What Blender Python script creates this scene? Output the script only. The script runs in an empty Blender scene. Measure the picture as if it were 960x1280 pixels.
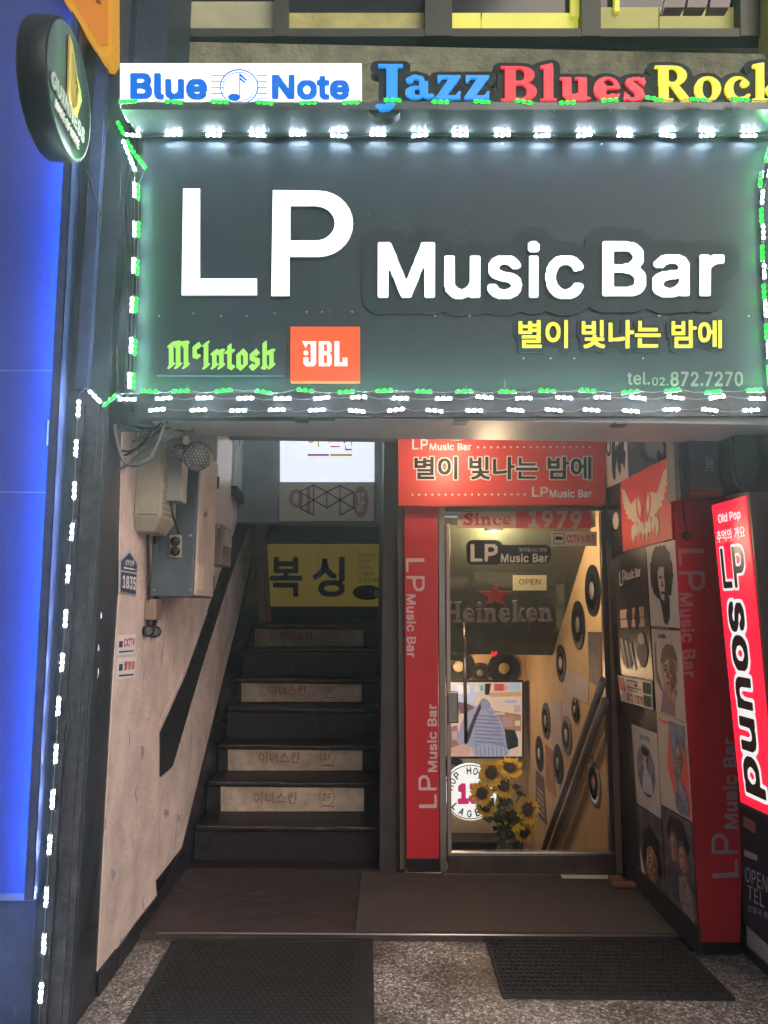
import bpy, math, random, os
import numpy as np
from mathutils import Vector, Matrix
from mathutils.geometry import delaunay_2d_cdt
random.seed(7)
S = bpy.context.scene
COL = S.collection
# ---------------------------------------------------------------- camera
F = 962.0
aY = Vector((-15, 125, 962)).normalized()
aZ = Vector((83, -7403, 962)); aZ = (aZ - aY * aZ.dot(aY)).normalized()
aX = aY.cross(aZ); aX = aX if aX.x > 0 else -aX
RIGHT = Vector((aX.x, aY.x, aZ.x)); DOWN = Vector((aX.y, aY.y, aZ.y)); FWD = Vector((aX.z, aY.z, aZ.z))
EYE = Vector((0, 0, 1.40))
cam = bpy.data.cameras.new('camera'); cam_o = bpy.data.objects.new('camera', cam); COL.objects.link(cam_o)
cam.sensor_width = 36; cam.sensor_fit = 'AUTO'; cam.lens = F / 1280 * 36; cam.clip_start = 0.05; cam.clip_end = 300
m = Matrix.Identity(4)
for i, v in enumerate((RIGHT, -DOWN, -FWD)):
    for j in range(3): m[j][i] = v[j]
m.translation = EYE; cam_o.matrix_world = m; S.camera = cam_o
# ---------------------------------------------------------------- world, exposure
W = bpy.data.worlds.new('World'); S.world = W; W.use_nodes = True
bg = W.node_tree.nodes['Background']; bg.inputs[0].default_value = (0.66, 0.72, 0.86, 1); bg.inputs[1].default_value = 0.50
sun = bpy.data.lights.new('street_glow', 'SUN'); sun.energy = 3.3; sun.angle = math.radians(50); sun.color = (1, .84, .72)
sun_o = bpy.data.objects.new('street_glow', sun); COL.objects.link(sun_o); sun_o.rotation_euler = (math.radians(66), 0, math.radians(32)); sun_o.location = (0, -3, 5)
S.view_settings.view_transform = 'Standard'; S.view_settings.look = 'None'; S.view_settings.gamma = 1; S.view_settings.exposure = 0
S.cycles.max_bounces = 6; S.cycles.use_denoising = True; S.cycles.use_adaptive_sampling = True; S.cycles.adaptive_threshold = .04; S.cycles.adaptive_min_samples = 24; S.cycles.sample_clamp_indirect = 3
try: S.cycles.use_light_tree = True
except Exception: pass

# ---------------------------------------------------------------- pixel rays onto real planes
class Plane:
    def __init__(s, p, n): s.q = Vector(p); s.n = Vector(n).normalized()
    def p(s, x, y, h=0):
        d = (x - 480) * RIGHT + (y - 640) * DOWN + F * FWD
        t = (s.q - EYE).dot(s.n) / d.dot(s.n)
        return EYE + d * t + s.n * h
def PY(y): return Plane((0, y, 0), (0, -1, 0))
def PX(x, s=-1): return Plane((x, 0, 0), (s, 0, 0))
def PZ(z): return Plane((0, 0, z), (0, 0, 1))
class Quad:                                             # TL, TR, BR, BL
    def __init__(q, pl, pts): q.c = [pl.p(*a) for a in pts]; q.n = pl.n
    def m(q, s, t, h=0):                                # s to the right, t upwards, both 0..1
        a, b, c, d = q.c
        return (d * (1 - s) + c * s) * (1 - t) + (a * (1 - s) + b * s) * t + q.n * h
def RQ(pl, x0, y0, x1, y1): return Quad(pl, [(x0, y0), (x1, y0), (x1, y1), (x0, y1)])
def SQ(q, s0, t0, s1, t1):                              # sub-quad in the quad's own coordinates
    r = Quad.__new__(Quad); r.n = q.n; r.c = [q.m(s0, t1), q.m(s1, t1), q.m(s1, t0), q.m(s0, t0)]; return r
# ---------------------------------------------------------------- materials
MC = {}
def mat(name, col, rough=.6, metal=0, noise=None, bump=None, emit=0, col2=None, spec=.5, ecol=None, specks=None):
    if name in MC: return MC[name]
    if any(k in name for k in ('print', 'ink', 'paper', 'poster', 'lettering', 'sheet', 'vinyl_', 'sticker', 'groove')) and 'gloss' not in name: spec = .12; rough = max(rough, .5)
    M = bpy.data.materials.new(name); M.use_nodes = True; N = M.node_tree.nodes; L = M.node_tree.links
    b = N['Principled BSDF']; b.inputs['Base Color'].default_value = (*col, 1)
    b.inputs['Roughness'].default_value = rough; b.inputs['Metallic'].default_value = metal
    b.inputs['Specular IOR Level'].default_value = spec
    tc = N.new('ShaderNodeTexCoord')
    if noise:
        sc, lo, hi = noise[:3]; st = noise[3] if len(noise) > 3 else (1, 1, 1)
        mp = N.new('ShaderNodeMapping'); mp.inputs['Scale'].default_value = st; L.new(tc.outputs['Object'], mp.inputs[0])
        n = N.new('ShaderNodeTexNoise'); n.inputs['Scale'].default_value = sc; n.inputs['Detail'].default_value = 6; n.inputs['Roughness'].default_value = .65
        L.new(mp.outputs[0], n.inputs['Vector'])
        r = N.new('ShaderNodeValToRGB'); r.color_ramp.elements[0].position = .3; r.color_ramp.elements[1].position = .7
        c2 = col2 or col
        r.color_ramp.elements[0].color = (*[c * lo for c in c2], 1); r.color_ramp.elements[1].color = (*[c * hi for c in col], 1)
        L.new(n.outputs['Fac'], r.inputs[0]); L.new(r.outputs[0], b.inputs['Base Color'])
        rr = N.new('ShaderNodeMapRange'); rr.inputs['To Min'].default_value = max(0, rough - .12); rr.inputs['To Max'].default_value = min(1, rough + .12)
        L.new(n.outputs['Fac'], rr.inputs['Value']); L.new(rr.outputs[0], b.inputs['Roughness'])
    if specks:                                          # wear: (scale, how much, colour, stretch)
        mp2 = N.new('ShaderNodeMapping'); mp2.inputs['Scale'].default_value = specks[3] if len(specks) > 3 else (1, 1, 1); L.new(tc.outputs['Object'], mp2.inputs[0])
        n3 = N.new('ShaderNodeTexNoise'); n3.inputs['Scale'].default_value = specks[0]; n3.inputs['Detail'].default_value = 9; n3.inputs['Roughness'].default_value = .72; n3.inputs['Distortion'].default_value = .6
        L.new(mp2.outputs[0], n3.inputs['Vector']); r3 = N.new('ShaderNodeMapRange'); r3.inputs['From Min'].default_value = .74 - specks[1]; r3.inputs['From Max'].default_value = .80 - specks[1]; L.new(n3.outputs['Fac'], r3.inputs['Value'])
        mx3 = N.new('ShaderNodeMix'); mx3.data_type = 'RGBA'; L.new(r3.outputs[0], mx3.inputs[0]); mx3.inputs[7].default_value = (*specks[2], 1)
        if b.inputs['Base Color'].is_linked: L.new(b.inputs['Base Color'].links[0].from_socket, mx3.inputs[6])
        else: mx3.inputs[6].default_value = (*col, 1)
        L.new(mx3.outputs[2], b.inputs['Base Color'])
    if bump:
        n2 = N.new('ShaderNodeTexNoise'); n2.inputs['Scale'].default_value = bump[0]; n2.inputs['Detail'].default_value = 5
        L.new(tc.outputs['Object'], n2.inputs['Vector'])
        bp = N.new('ShaderNodeBump'); bp.inputs['Strength'].default_value = bump[1]; bp.inputs['Distance'].default_value = .01
        L.new(n2.outputs['Fac'], bp.inputs['Height']); L.new(bp.outputs[0], b.inputs['Normal'])
    if emit and not b.inputs['Base Color'].is_linked: b.inputs['Base Color'].default_value = (*[c * .25 for c in col], 1)   # acrylic faces are dark when unlit
    if emit:
        b.inputs['Emission Color'].default_value = (*(ecol or col), 1); b.inputs['Emission Strength'].default_value = emit
    M.diffuse_color = (*col, 1); MC[name] = M; return M
def terrazzo():
    M = mat('terrazzo', (.2, .16, .13), .5); N = M.node_tree.nodes; L = M.node_tree.links; b = N['Principled BSDF']
    tc = N.new('ShaderNodeTexCoord'); v = N.new('ShaderNodeTexVoronoi'); v.inputs['Scale'].default_value = 120; v.inputs['Randomness'].default_value = 1
    L.new(tc.outputs['Object'], v.inputs['Vector'])
    sep = N.new('ShaderNodeSeparateColor'); L.new(v.outputs['Color'], sep.inputs[0])
    r = N.new('ShaderNodeValToRGB'); e = r.color_ramp.elements; r.color_ramp.interpolation = 'CONSTANT'
    e[0].position = 0; e[0].color = (.13, .115, .105, 1); e[1].position = .3; e[1].color = (.33, .29, .26, 1)
    for p, c in ((.55, (.22, .19, .17)), (.72, (.52, .48, .44)), (.88, (.74, .70, .66)), (.95, (.33, .26, .21))):
        x = e.new(p); x.color = (*c, 1)
    L.new(sep.outputs[0], r.inputs[0])
    n = N.new('ShaderNodeTexNoise'); n.inputs['Scale'].default_value = 3; n.inputs['Detail'].default_value = 6; L.new(tc.outputs['Object'], n.inputs['Vector'])
    rr = N.new('ShaderNodeValToRGB'); rr.color_ramp.elements[0].position = .35; rr.color_ramp.elements[0].color = (.36, .33, .31, 1); rr.color_ramp.elements[1].position = .65
    L.new(n.outputs['Fac'], rr.inputs[0])
    mx = N.new('ShaderNodeMix'); mx.data_type = 'RGBA'; mx.blend_type = 'MULTIPLY'; mx.inputs[0].default_value = 1
    L.new(r.outputs[0], mx.inputs[6]); L.new(rr.outputs[0], mx.inputs[7]); L.new(mx.outputs[2], b.inputs['Base Color'])
    return M
def glassmat():
    M = bpy.data.materials.new('door_glass'); M.use_nodes = True; N = M.node_tree.nodes; L = M.node_tree.links; N.clear()
    o = N.new('ShaderNodeOutputMaterial'); t = N.new('ShaderNodeBsdfTransparent'); g = N.new('ShaderNodeBsdfGlossy'); g.inputs['Roughness'].default_value = .03
    t.inputs[0].default_value = (.93, .95, .94, 1); lw = N.new('ShaderNodeFresnel'); lw.inputs[0].default_value = 1.5
    mu = N.new('ShaderNodeMath'); mu.operation = 'MULTIPLY'; mu.inputs[1].default_value = 1.3; L.new(lw.outputs[0], mu.inputs[0])
    mx = N.new('ShaderNodeMixShader'); tc = N.new('ShaderNodeTexCoord'); nz = N.new('ShaderNodeTexNoise'); nz.inputs['Scale'].default_value = 5; nz.inputs['Detail'].default_value = 8; nz.inputs['Distortion'].default_value = 1.2; L.new(tc.outputs['Object'], nz.inputs['Vector'])
    mr = N.new('ShaderNodeMapRange'); mr.inputs['From Min'].default_value = .42; mr.inputs['From Max'].default_value = .75; mr.inputs['To Min'].default_value = .02; mr.inputs['To Max'].default_value = .38; L.new(nz.outputs['Fac'], mr.inputs['Value']); L.new(mr.outputs[0], g.inputs['Roughness'])
    L.new(mu.outputs[0], mx.inputs[0]); L.new(t.outputs[0], mx.inputs[1]); L.new(g.outputs[0], mx.inputs[2]); L.new(mx.outputs[0], o.inputs[0])
    return M
# ---------------------------------------------------------------- things, parts
LOC = {}
def tag(o, label, cat, group=None, kind=None):
    if label: o['label'] = label
    if cat: o['category'] = cat
    if group: o['group'] = group
    if kind: o['kind'] = kind
    return o
def thing(name, loc, label, cat, group=None):
    o = bpy.data.objects.new(name, None); o.empty_display_size = .1; COL.objects.link(o); o.location = loc; LOC[o.name] = Vector(loc)
    return tag(o, label, cat, group)
class B:
    def __init__(b): b.v = []; b.f = []; b.mi = []; b.cur = 0; b.smooth = set()
    def add(b, vs, fs, smooth=False):
        k = len(b.v); b.v += [Vector(v) for v in vs]
        for f in fs:
            if smooth: b.smooth.add(len(b.f))
            b.f.append([i + k for i in f]); b.mi.append(b.cur)
        return b
    def box(b, lo, hi):
        x0, y0, z0 = lo; x1, y1, z1 = hi
        return b.add([(x0, y0, z0), (x1, y0, z0), (x1, y1, z0), (x0, y1, z0), (x0, y0, z1), (x1, y0, z1), (x1, y1, z1), (x0, y1, z1)],
                     [(0, 3, 2, 1), (4, 5, 6, 7), (0, 1, 5, 4), (1, 2, 6, 5), (2, 3, 7, 6), (3, 0, 4, 7)])
    def bbox(b, lo, hi, r=.006):                       # box with chamfered vertical and horizontal edges
        x0, y0, z0 = lo; x1, y1, z1 = hi; r = min(r, (x1 - x0) / 3, (y1 - y0) / 3, (z1 - z0) / 3)
        ring = lambda z, i: [(x0 + r + i, y0 + i, z), (x1 - r - i, y0 + i, z), (x1 - i, y0 + r + i, z), (x1 - i, y1 - r - i, z), (x1 - r - i, y1 - i, z), (x0 + r + i, y1 - i, z), (x0 + i, y1 - r - i, z), (x0 + i, y0 + r + i, z)]
        vs = ring(z0, r) + ring(z0 + r, 0) + ring(z1 - r, 0) + ring(z1, r); fs = [tuple(range(7, -1, -1)), tuple(range(24, 32))]
        for k in range(3):
            for i in range(8): j = (i + 1) % 8; fs.append((k * 8 + i, k * 8 + j, k * 8 + 8 + j, k * 8 + 8 + i))
        return b.add(vs, fs)
    def slab(b, q, h0, h1, s0=0, t0=0, s1=1, t1=1):     # a plate on a quad, from height h0 to h1
        P = [(s0, t0), (s1, t0), (s1, t1), (s0, t1)]
        return b.add([q.m(s, t, h0) for s, t in P] + [q.m(s, t, h1) for s, t in P], [(3, 2, 1, 0), (4, 5, 6, 7), (0, 1, 5, 4), (1, 2, 6, 5), (2, 3, 7, 6), (3, 0, 4, 7)])
    def poly(b, q, pts, h0, h1):                        # prism over a polygon in quad coordinates
        n = len(pts); fs = [tuple(range(n, 2 * n))] + [(i, (i + 1) % n, n + (i + 1) % n, n + i) for i in range(n)]
        return b.add([q.m(s, t, h0) for s, t in pts] + [q.m(s, t, h1) for s, t in pts], fs)
    def tube(b, pts, r, n=6, cap=True):
        pts = [Vector(p) for p in pts]; k = len(b.v); up = Vector((.13, .21, .97))
        for i, p in enumerate(pts):
            d = (pts[min(i + 1, len(pts) - 1)] - pts[max(i - 1, 0)]).normalized()
            u = d.cross(up); u = u.normalized() if u.length > .05 else d.cross(Vector((1, 0, 0))).normalized(); w = d.cross(u)
            rr = r[i] if isinstance(r, (list, tuple)) else r
            for j in range(n): a = 2 * math.pi * j / n; b.v.append(p + (u * math.cos(a) + w * math.sin(a)) * rr)
        for i in range(len(pts) - 1):
            for j in range(n):
                j2 = (j + 1) % n; b.smooth.add(len(b.f)); b.f.append([k + i * n + j, k + i * n + j2, k + i * n + n + j2, k + i * n + n + j]); b.mi.append(b.cur)
        if cap:
            b.f.append([k + j for j in range(n)][::-1]); b.mi.append(b.cur); b.f.append([k + (len(pts) - 1) * n + j for j in range(n)]); b.mi.append(b.cur)
        return b
    def lathe(b, c, ax, prof, n=24, sx=1):              # prof: (radius, distance along ax)
        c = Vector(c); ax = Vector(ax).normalized(); u = ax.cross(Vector((0, 0, 1))); u = u.normalized() if u.length > .1 else Vector((1, 0, 0)); w = ax.cross(u); k = len(b.v)
        for r, h in prof:
            for j in range(n): a = 2 * math.pi * j / n; b.v.append(c + ax * h + (u * math.cos(a) * sx + w * math.sin(a)) * r)
        for i in range(len(prof) - 1):
            for j in range(n):
                j2 = (j + 1) % n; b.smooth.add(len(b.f)); b.f.append([k + i * n + j, k + i * n + j2, k + i * n + n + j2, k + i * n + n + j]); b.mi.append(b.cur)
        for i in (0, len(prof) - 1):
            if prof[i][0] > 1e-5: b.f.append([k + i * n + j for j in range(n)]); b.mi.append(b.cur)
        return b
    def disc(b, q, cx, cy, rx, ry, h0, h1, n=24): return b.poly(q, [(cx + rx * math.cos(2 * math.pi * i / n), cy + ry * math.sin(2 * math.pi * i / n)) for i in range(n)], h0, h1)
    def mesh(b, name, mats, off=Vector((0, 0, 0))):
        me = bpy.data.meshes.new(name); me.from_pydata([v - off for v in b.v], [], b.f)
        for m_ in (mats if isinstance(mats, (list, tuple)) else [mats]): me.materials.append(m_)
        me.polygons.foreach_set('material_index', b.mi)
        if b.smooth: me.polygons.foreach_set('use_smooth', [i in b.smooth for i in range(len(b.f))])
        me.update(); return me
    def build(b, name, mats, parent=None):
        if parent is None:
            lo = Vector([min(v[i] for v in b.v) for i in range(3)]); hi = Vector([max(v[i] for v in b.v) for i in range(3)])
            off = Vector(((lo.x + hi.x) / 2, (lo.y + hi.y) / 2, lo.z))
        else: off = LOC[parent.name]
        o = bpy.data.objects.new(name, b.mesh(name, mats, off)); COL.objects.link(o)
        if parent is None: o.location = off
        else: o.parent = parent
        LOC[o.name] = off; return o
def bevel(o, w=.004, seg=2):
    md = o.modifiers.new('bevel', 'BEVEL'); md.width = w; md.segments = seg; md.limit_method = 'ANGLE'; return o
# ---------------------------------------------------------------- lettering: outlines grown on a grid, then filled
def load_font():
    p = os.path.join(bpy.utils.system_resource('DATAFILES'), 'fonts', 'Inter.woff2')
    try: return bpy.data.fonts.load(p)
    except Exception: return None
INTER = load_font()
PAD = 26
def text_mask(s, font, ppe):
    c = bpy.data.curves.new('t', 'FONT'); c.body = s; c.resolution_u = 4; c.size = 1
    if font == 'I' and INTER: c.font = INTER
    if font == 'I': c.space_character = 1.03
    for i in range(len(s)): c.materials.append(None); c.body_format[i].material_index = i
    o = bpy.data.objects.new('t', c); COL.objects.link(o); bpy.context.view_layer.update()
    cu = o.to_curve(bpy.context.evaluated_depsgraph_get()); LL = []
    for sp in cu.splines:
        P = []
        if sp.type == 'BEZIER':
            bp = sp.bezier_points; n = len(bp)
            for i in range(n):
                a, b_ = bp[i], bp[(i + 1) % n]; p0, p1, p2, p3 = a.co, a.handle_right, b_.handle_left, b_.co
                for t in (0, .2, .4, .6, .8): u = 1 - t; P.append(p0 * u ** 3 + p1 * (3 * u * u * t) + p2 * (3 * u * t * t) + p3 * t ** 3)
        else: P = [p.co for p in sp.points]
        LL.append((sp.material_index, np.array([p[:2] for p in P])))
    o.to_curve_clear(); bpy.data.objects.remove(o); bpy.data.curves.remove(c)
    lo = np.min([l.min(0) for _, l in LL], 0); LL = [(i, (l - lo) * ppe + PAD) for i, l in LL]; hi = np.max([l.max(0) for _, l in LL], 0) + PAD; w, h = int(hi[0]) + 2, int(hi[1]) + 2
    M = {}
    for mi, P in LL:
        a = M.setdefault(mi, np.zeros((h, w), np.int8)); x0, y0 = (P.min(0) - 1).astype(int); x1, y1 = (P.max(0) + 2).astype(int)
        X, Y = np.meshgrid(np.arange(x0, x1) + .5, np.arange(y0, y1) + .5); W_ = np.zeros(X.shape, np.int8)
        for k in range(len(P)):
            (xa, ya), (xb, yb) = P[k - 1], P[k]
            if ya == yb: continue
            hit = ((ya > Y) != (yb > Y)) & (X < (xb - xa) * (Y - ya) / (yb - ya) + xa); W_ += hit.astype(np.int8) * (1 if yb > ya else -1)
        a[y0:y1, x0:x1] += W_
    return {k: a != 0 for k, a in M.items()}
def edt(mask, R, pn=False):                                       # distance to the mask, cut at R
    PN = 4 if pn else 2; h, w = mask.shape; big = (R + 1.0) ** PN; g = np.full((h, w), big)
    g[mask] = 0
    for d in range(1, R + 1):
        s = np.where(mask, d ** PN, big); g[:, d:] = np.minimum(g[:, d:], s[:, :-d]); g[:, :-d] = np.minimum(g[:, :-d], s[:, d:])
    o = g.copy()
    for d in range(1, R + 1): o[d:] = np.minimum(o[d:], g[:-d] + d ** PN); o[:-d] = np.minimum(o[:-d], g[d:] + d ** PN)
    return o ** (1 / PN)
def loops_of(mask, grow):
    R = int(abs(grow)) + 4; f = edt(mask, R, 0 < grow < 6) - edt(~mask, 4) - grow
    f = (f[1:-1, 1:-1] * 4 + f[:-2, 1:-1] + f[2:, 1:-1] + f[1:-1, :-2] + f[1:-1, 2:]) / 8
    ins = f < 0; h, w = f.shape; seg = {}
    act = np.argwhere((ins[:-1, :-1].astype(int) + ins[1:, :-1] + ins[:-1, 1:] + ins[1:, 1:]) % 4 != 0)
    def pt(k):
        y, x, d = k
        if d == 0: a, b_ = f[y, x], f[y, x + 1]; return (x + a / (a - b_) + 1.5, y + 1.5)
        a, b_ = f[y, x], f[y + 1, x]; return (x + 1.5, y + a / (a - b_) + 1.5)
    TB = {1: [(3, 0)], 2: [(0, 1)], 3: [(3, 1)], 4: [(1, 2)], 5: [(3, 0), (1, 2)], 6: [(0, 2)], 7: [(3, 2)], 8: [(2, 3)], 9: [(2, 0)], 10: [(0, 1), (2, 3)], 11: [(2, 1)], 12: [(1, 3)], 13: [(1, 0)], 14: [(0, 3)]}
    for y, x in act:
        y = int(y); x = int(x); c = int(ins[y, x]) + 2 * int(ins[y, x + 1]) + 4 * int(ins[y + 1, x + 1]) + 8 * int(ins[y + 1, x])
        K = [(y, x, 0), (y, x + 1, 1), (y + 1, x, 0), (y, x, 1)]
        for a, b_ in TB.get(c, ()): seg[K[a]] = K[b_]
    out = []
    while seg:
        k0, k = seg.popitem(); L = [pt(k0)]
        while k != k0 and k in seg: L.append(pt(k)); k = seg.pop(k)
        if len(L) > 5: out.append(simp(L, .28))
    return [l for l in out if len(l) > 2]
def simp(P, tol):
    P = np.array(P); n = len(P); keep = np.zeros(n, bool); far = int(np.argmax(((P - P[0]) ** 2).sum(1))); keep[[0, far]] = True
    st = [(0, far), (far, n)]; Q = np.vstack([P, P[:1]])
    while st:
        a, b_ = st.pop()
        if b_ - a < 2: continue
        d = Q[b_] - Q[a]; l = math.hypot(*d) + 1e-9; e = np.abs(d[0] * (Q[a + 1:b_, 1] - Q[a, 1]) - d[1] * (Q[a + 1:b_, 0] - Q[a, 0])) / l
        i = int(np.argmax(e))
        if e[i] > tol: keep[a + 1 + i] = True; st += [(a, a + 1 + i), (a + 1 + i, b_)]
    return [tuple(p) for p in P[keep]]
# hand drawn letters on a unit grid: caps are 1 high, small letters .68
def G():
    R_ = lambda x0, y0, x1, y1: ('r', x0, y0, x1, y1)
    E_ = lambda cx, cy, rx, ry: ('e', cx, cy, rx, ry)
    P_ = lambda *p: ('p', p)
    K_ = lambda w, *p: ('k', w, p)
    D = {}
    D['J'] = (.52, [R_(.17, -.12, .40, 1), R_(.0, .92, .52, 1), K_(.09, (.30, -.08), (.22, -.24), (.08, -.27)), E_(.03, -.22, .10, .07)])
    D['a'] = (.60, [K_(.055, (.07, .56), (.20, .64), (.33, .60), (.37, .48)), E_(.10, .53, .08, .07), R_(.30, .08, .48, .50), E_(.21, .18, .21, .19), (E_(.27, .20, .08, .10), '-'), R_(.31, .1, .48, .50), K_(.055, (.43, .09), (.50, .06), (.56, .09))])
    D['z'] = (.56, [P_((.04, .68), (.52, .68), (.52, .62), (.24, .09), (.0, .0), (.0, .04), (.28, .60), (.04, .6)), P_((.0, .0), (.0, .08), (.52, .10), (.52, 0)), P_((.03, .68), (.03, .48), (.08, .48), (.14, .60), (.4, .6), (.4, .68)), P_((.50, .0), (.54, .22), (.49, .22), (.42, .09), (.2, .09), (.2, 0))])
    D['B'] = (.78, [E_(.42, .75, .29, .25), R_(.08, .5, .42, 1), E_(.42, .27, .34, .27), R_(.0, 0, .42, .06), R_(.0, .94, .42, 1), R_(.08, 0, .3, 1), (E_(.38, .75, .12, .185), '-'), (E_(.40, .27, .15, .205), '-'), R_(.10, .03, .30, .97)])
    D['l'] = (.36, [R_(.08, 0, .27, 1.0), R_(.0, 0, .35, .06), P_((.0, 1.02), (.27, 1.1), (.27, .9), (.08, .95), (.0, .95))])
    D['u'] = (.68, [R_(.07, .16, .25, .68), R_(.40, .0, .58, .68), K_(.09, (.16, .2), (.22, .09), (.34, .09), (.46, .18)), R_(0, .62, .25, .68), R_(.33, .62, .58, .68), P_((.45, -.01), (.66, .05), (.66, .09), (.58, .12), (.45, .1))])
    D['e'] = (.60, [E_(.28, .34, .28, .355), (E_(.31, .40, .13, .23), '-'), R_(.10, .35, .52, .42), (P_((.38, .35), (.62, .35), (.62, .12), (.38, .22)), '-'), K_(.035, (.53, .17), (.44, .07), (.32, .05)), E_(.14, .34, .14, .2)])
    D['s'] = (.50, [K_(.06, (.40, .54), (.30, .63), (.18, .62)), K_(.10, (.13, .52), (.20, .40), (.30, .30), (.33, .17)), K_(.06, (.30, .08), (.18, .05), (.06, .12)), R_(.38, .45, .43, .68), R_(.0, .0, .05, .24), E_(.13, .53, .11, .13), E_(.33, .16, .11, .14), (E_(.25, .56, .06, .05), '-'), (E_(.17, .13, .06, .05), '-')])
    D['R'] = (.84, [E_(.42, .72, .30, .28), R_(.08, .45, .42, 1), (E_(.39, .73, .13, .20), '-'), R_(.10, 0, .31, 1), R_(.0, 0, .42, .06), R_(.0, .94, .42, 1), P_((.34, .47), (.54, .44), (.78, .07), (.84, .05), (.84, 0), (.60, 0))])
    D['o'] = (.64, [E_(.30, .34, .30, .355), (E_(.30, .34, .12, .285), '-')])
    D['c'] = (.58, [E_(.29, .34, .29, .355), (E_(.36, .36, .17, .28), '-'), (P_((.36, .5), (.7, .44), (.7, .14), (.36, .2)), '-'), E_(.45, .49, .10, .10), K_(.04, (.54, .16), (.44, .07), (.32, .05))])
    D['k'] = (.66, [R_(.08, 0, .26, 1.02), R_(0, 0, .34, .06), P_((.0, 1.04), (.26, 1.1), (.26, .9), (.0, .96)), P_((.24, .28), (.46, .62), (.40, .62), (.40, .68), (.64, .68), (.64, .62), (.54, .60), (.40, .42), (.62, .06), (.68, .06), (.68, 0), (.44, 0), (.28, .30))])
    D['S'] = (.66, [K_(.09, (.52, .82), (.36, .92), (.20, .88), (.14, .74), (.24, .60), (.42, .48), (.52, .30), (.44, .12), (.26, .07), (.08, .18)), K_(.12, (.16, .70), (.3, .56), (.44, .44), (.49, .28)), R_(.5, .68, .57, 1), R_(.0, .0, .07, .32)])
    D['i'] = (.34, [R_(.08, 0, .26, .66), R_(.0, 0, .34, .07), R_(.0, .60, .26, .68), E_(.17, .88, .12, .11)])
    D['n'] = (.72, [R_(.08, 0, .26, .66), R_(0, 0, .33, .07), R_(0, .60, .26, .68), R_(.42, 0, .60, .48), R_(.36, 0, .68, .07), K_(.09, (.22, .50), (.36, .60), (.48, .55), (.51, .42))])
    D['H'] = (.86, [R_(.08, 0, .28, 1), R_(.54, 0, .74, 1), R_(0, 0, .36, .08), R_(0, .92, .36, 1), R_(.46, 0, .82, .08), R_(.46, .92, .82, 1), R_(.2, .46, .6, .56)])
    D['1'] = (.40, [R_(.10, 0, .30, 1), P_((.1, 1), (-.04, .86), (-.04, .78), (.12, .84))])
    D['9'] = (.60, [E_(.27, .68, .27, .32), (E_(.27, .68, .10, .17), '-'), K_(.095, (.44, .68), (.42, .35), (.26, .06))])
    D['7'] = (.54, [R_(.0, .83, .50, 1), P_((.50, .85), (.30, .85), (.10, 0), (.30, 0), (.50, .8))])
    return D
def BL():                                              # broken script drawn with a slanted pen
    D = {}; V = lambda x, y0=.1, y1=.6: (('n', (x, y0), (x, y1)), ('n', (x - .07, y1 - .03), (x + .06, y1 + .05)), ('n', (x - .06, y0 - .04), (x + .07, y0 + .03)))
    D['M'] = (.92, [*V(.10, .12, .88), *V(.38, .12, .88), *V(.70, .12, .88), ('n', (.10, .9), (.38, .96)), ('n', (.38, .9), (.70, .96))])
    D['c'] = (.38, [('n', (.10, .50), (.10, .80)), ('n', (.10, .82), (.22, .90)), ('n', (.24, .86), (.28, .80)), ('n', (.10, .48), (.26, .44))])
    D['I'] = (.34, [*V(.15, .10, .90)])
    D['n'] = (.56, [*V(.12), *V(.40), ('n', (.14, .56), (.40, .66))])
    D['t'] = (.38, [('n', (.14, .12), (.14, .85)), ('n', (.14, .10), (.28, .04)), ('n', (.02, .62), (.28, .64))])
    D['o'] = (.52, [('n', (.10, .16), (.10, .52)), ('n', (.38, .14), (.38, .5)), ('n', (.10, .54), (.24, .66)), ('n', (.26, .64), (.38, .52)), ('n', (.10, .12), (.24, .02)), ('n', (.24, .02), (.38, .14))])
    D['s'] = (.46, [('n', (.10, .40), (.10, .54)), ('n', (.10, .56), (.22, .66)), ('n', (.24, .62), (.32, .54)), ('n', (.10, .38), (.32, .30)), ('n', (.32, .14), (.32, .28)), ('n', (.32, .12), (.18, .02)), ('n', (.06, .12), (.18, .02))])
    D['h'] = (.56, [('n', (.12, .10), (.12, .95)), ('n', (.06, .08), (.18, .05)), *V(.40), ('n', (.14, .56), (.40, .66))])
    return D
GS, GB = G(), BL()
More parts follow.
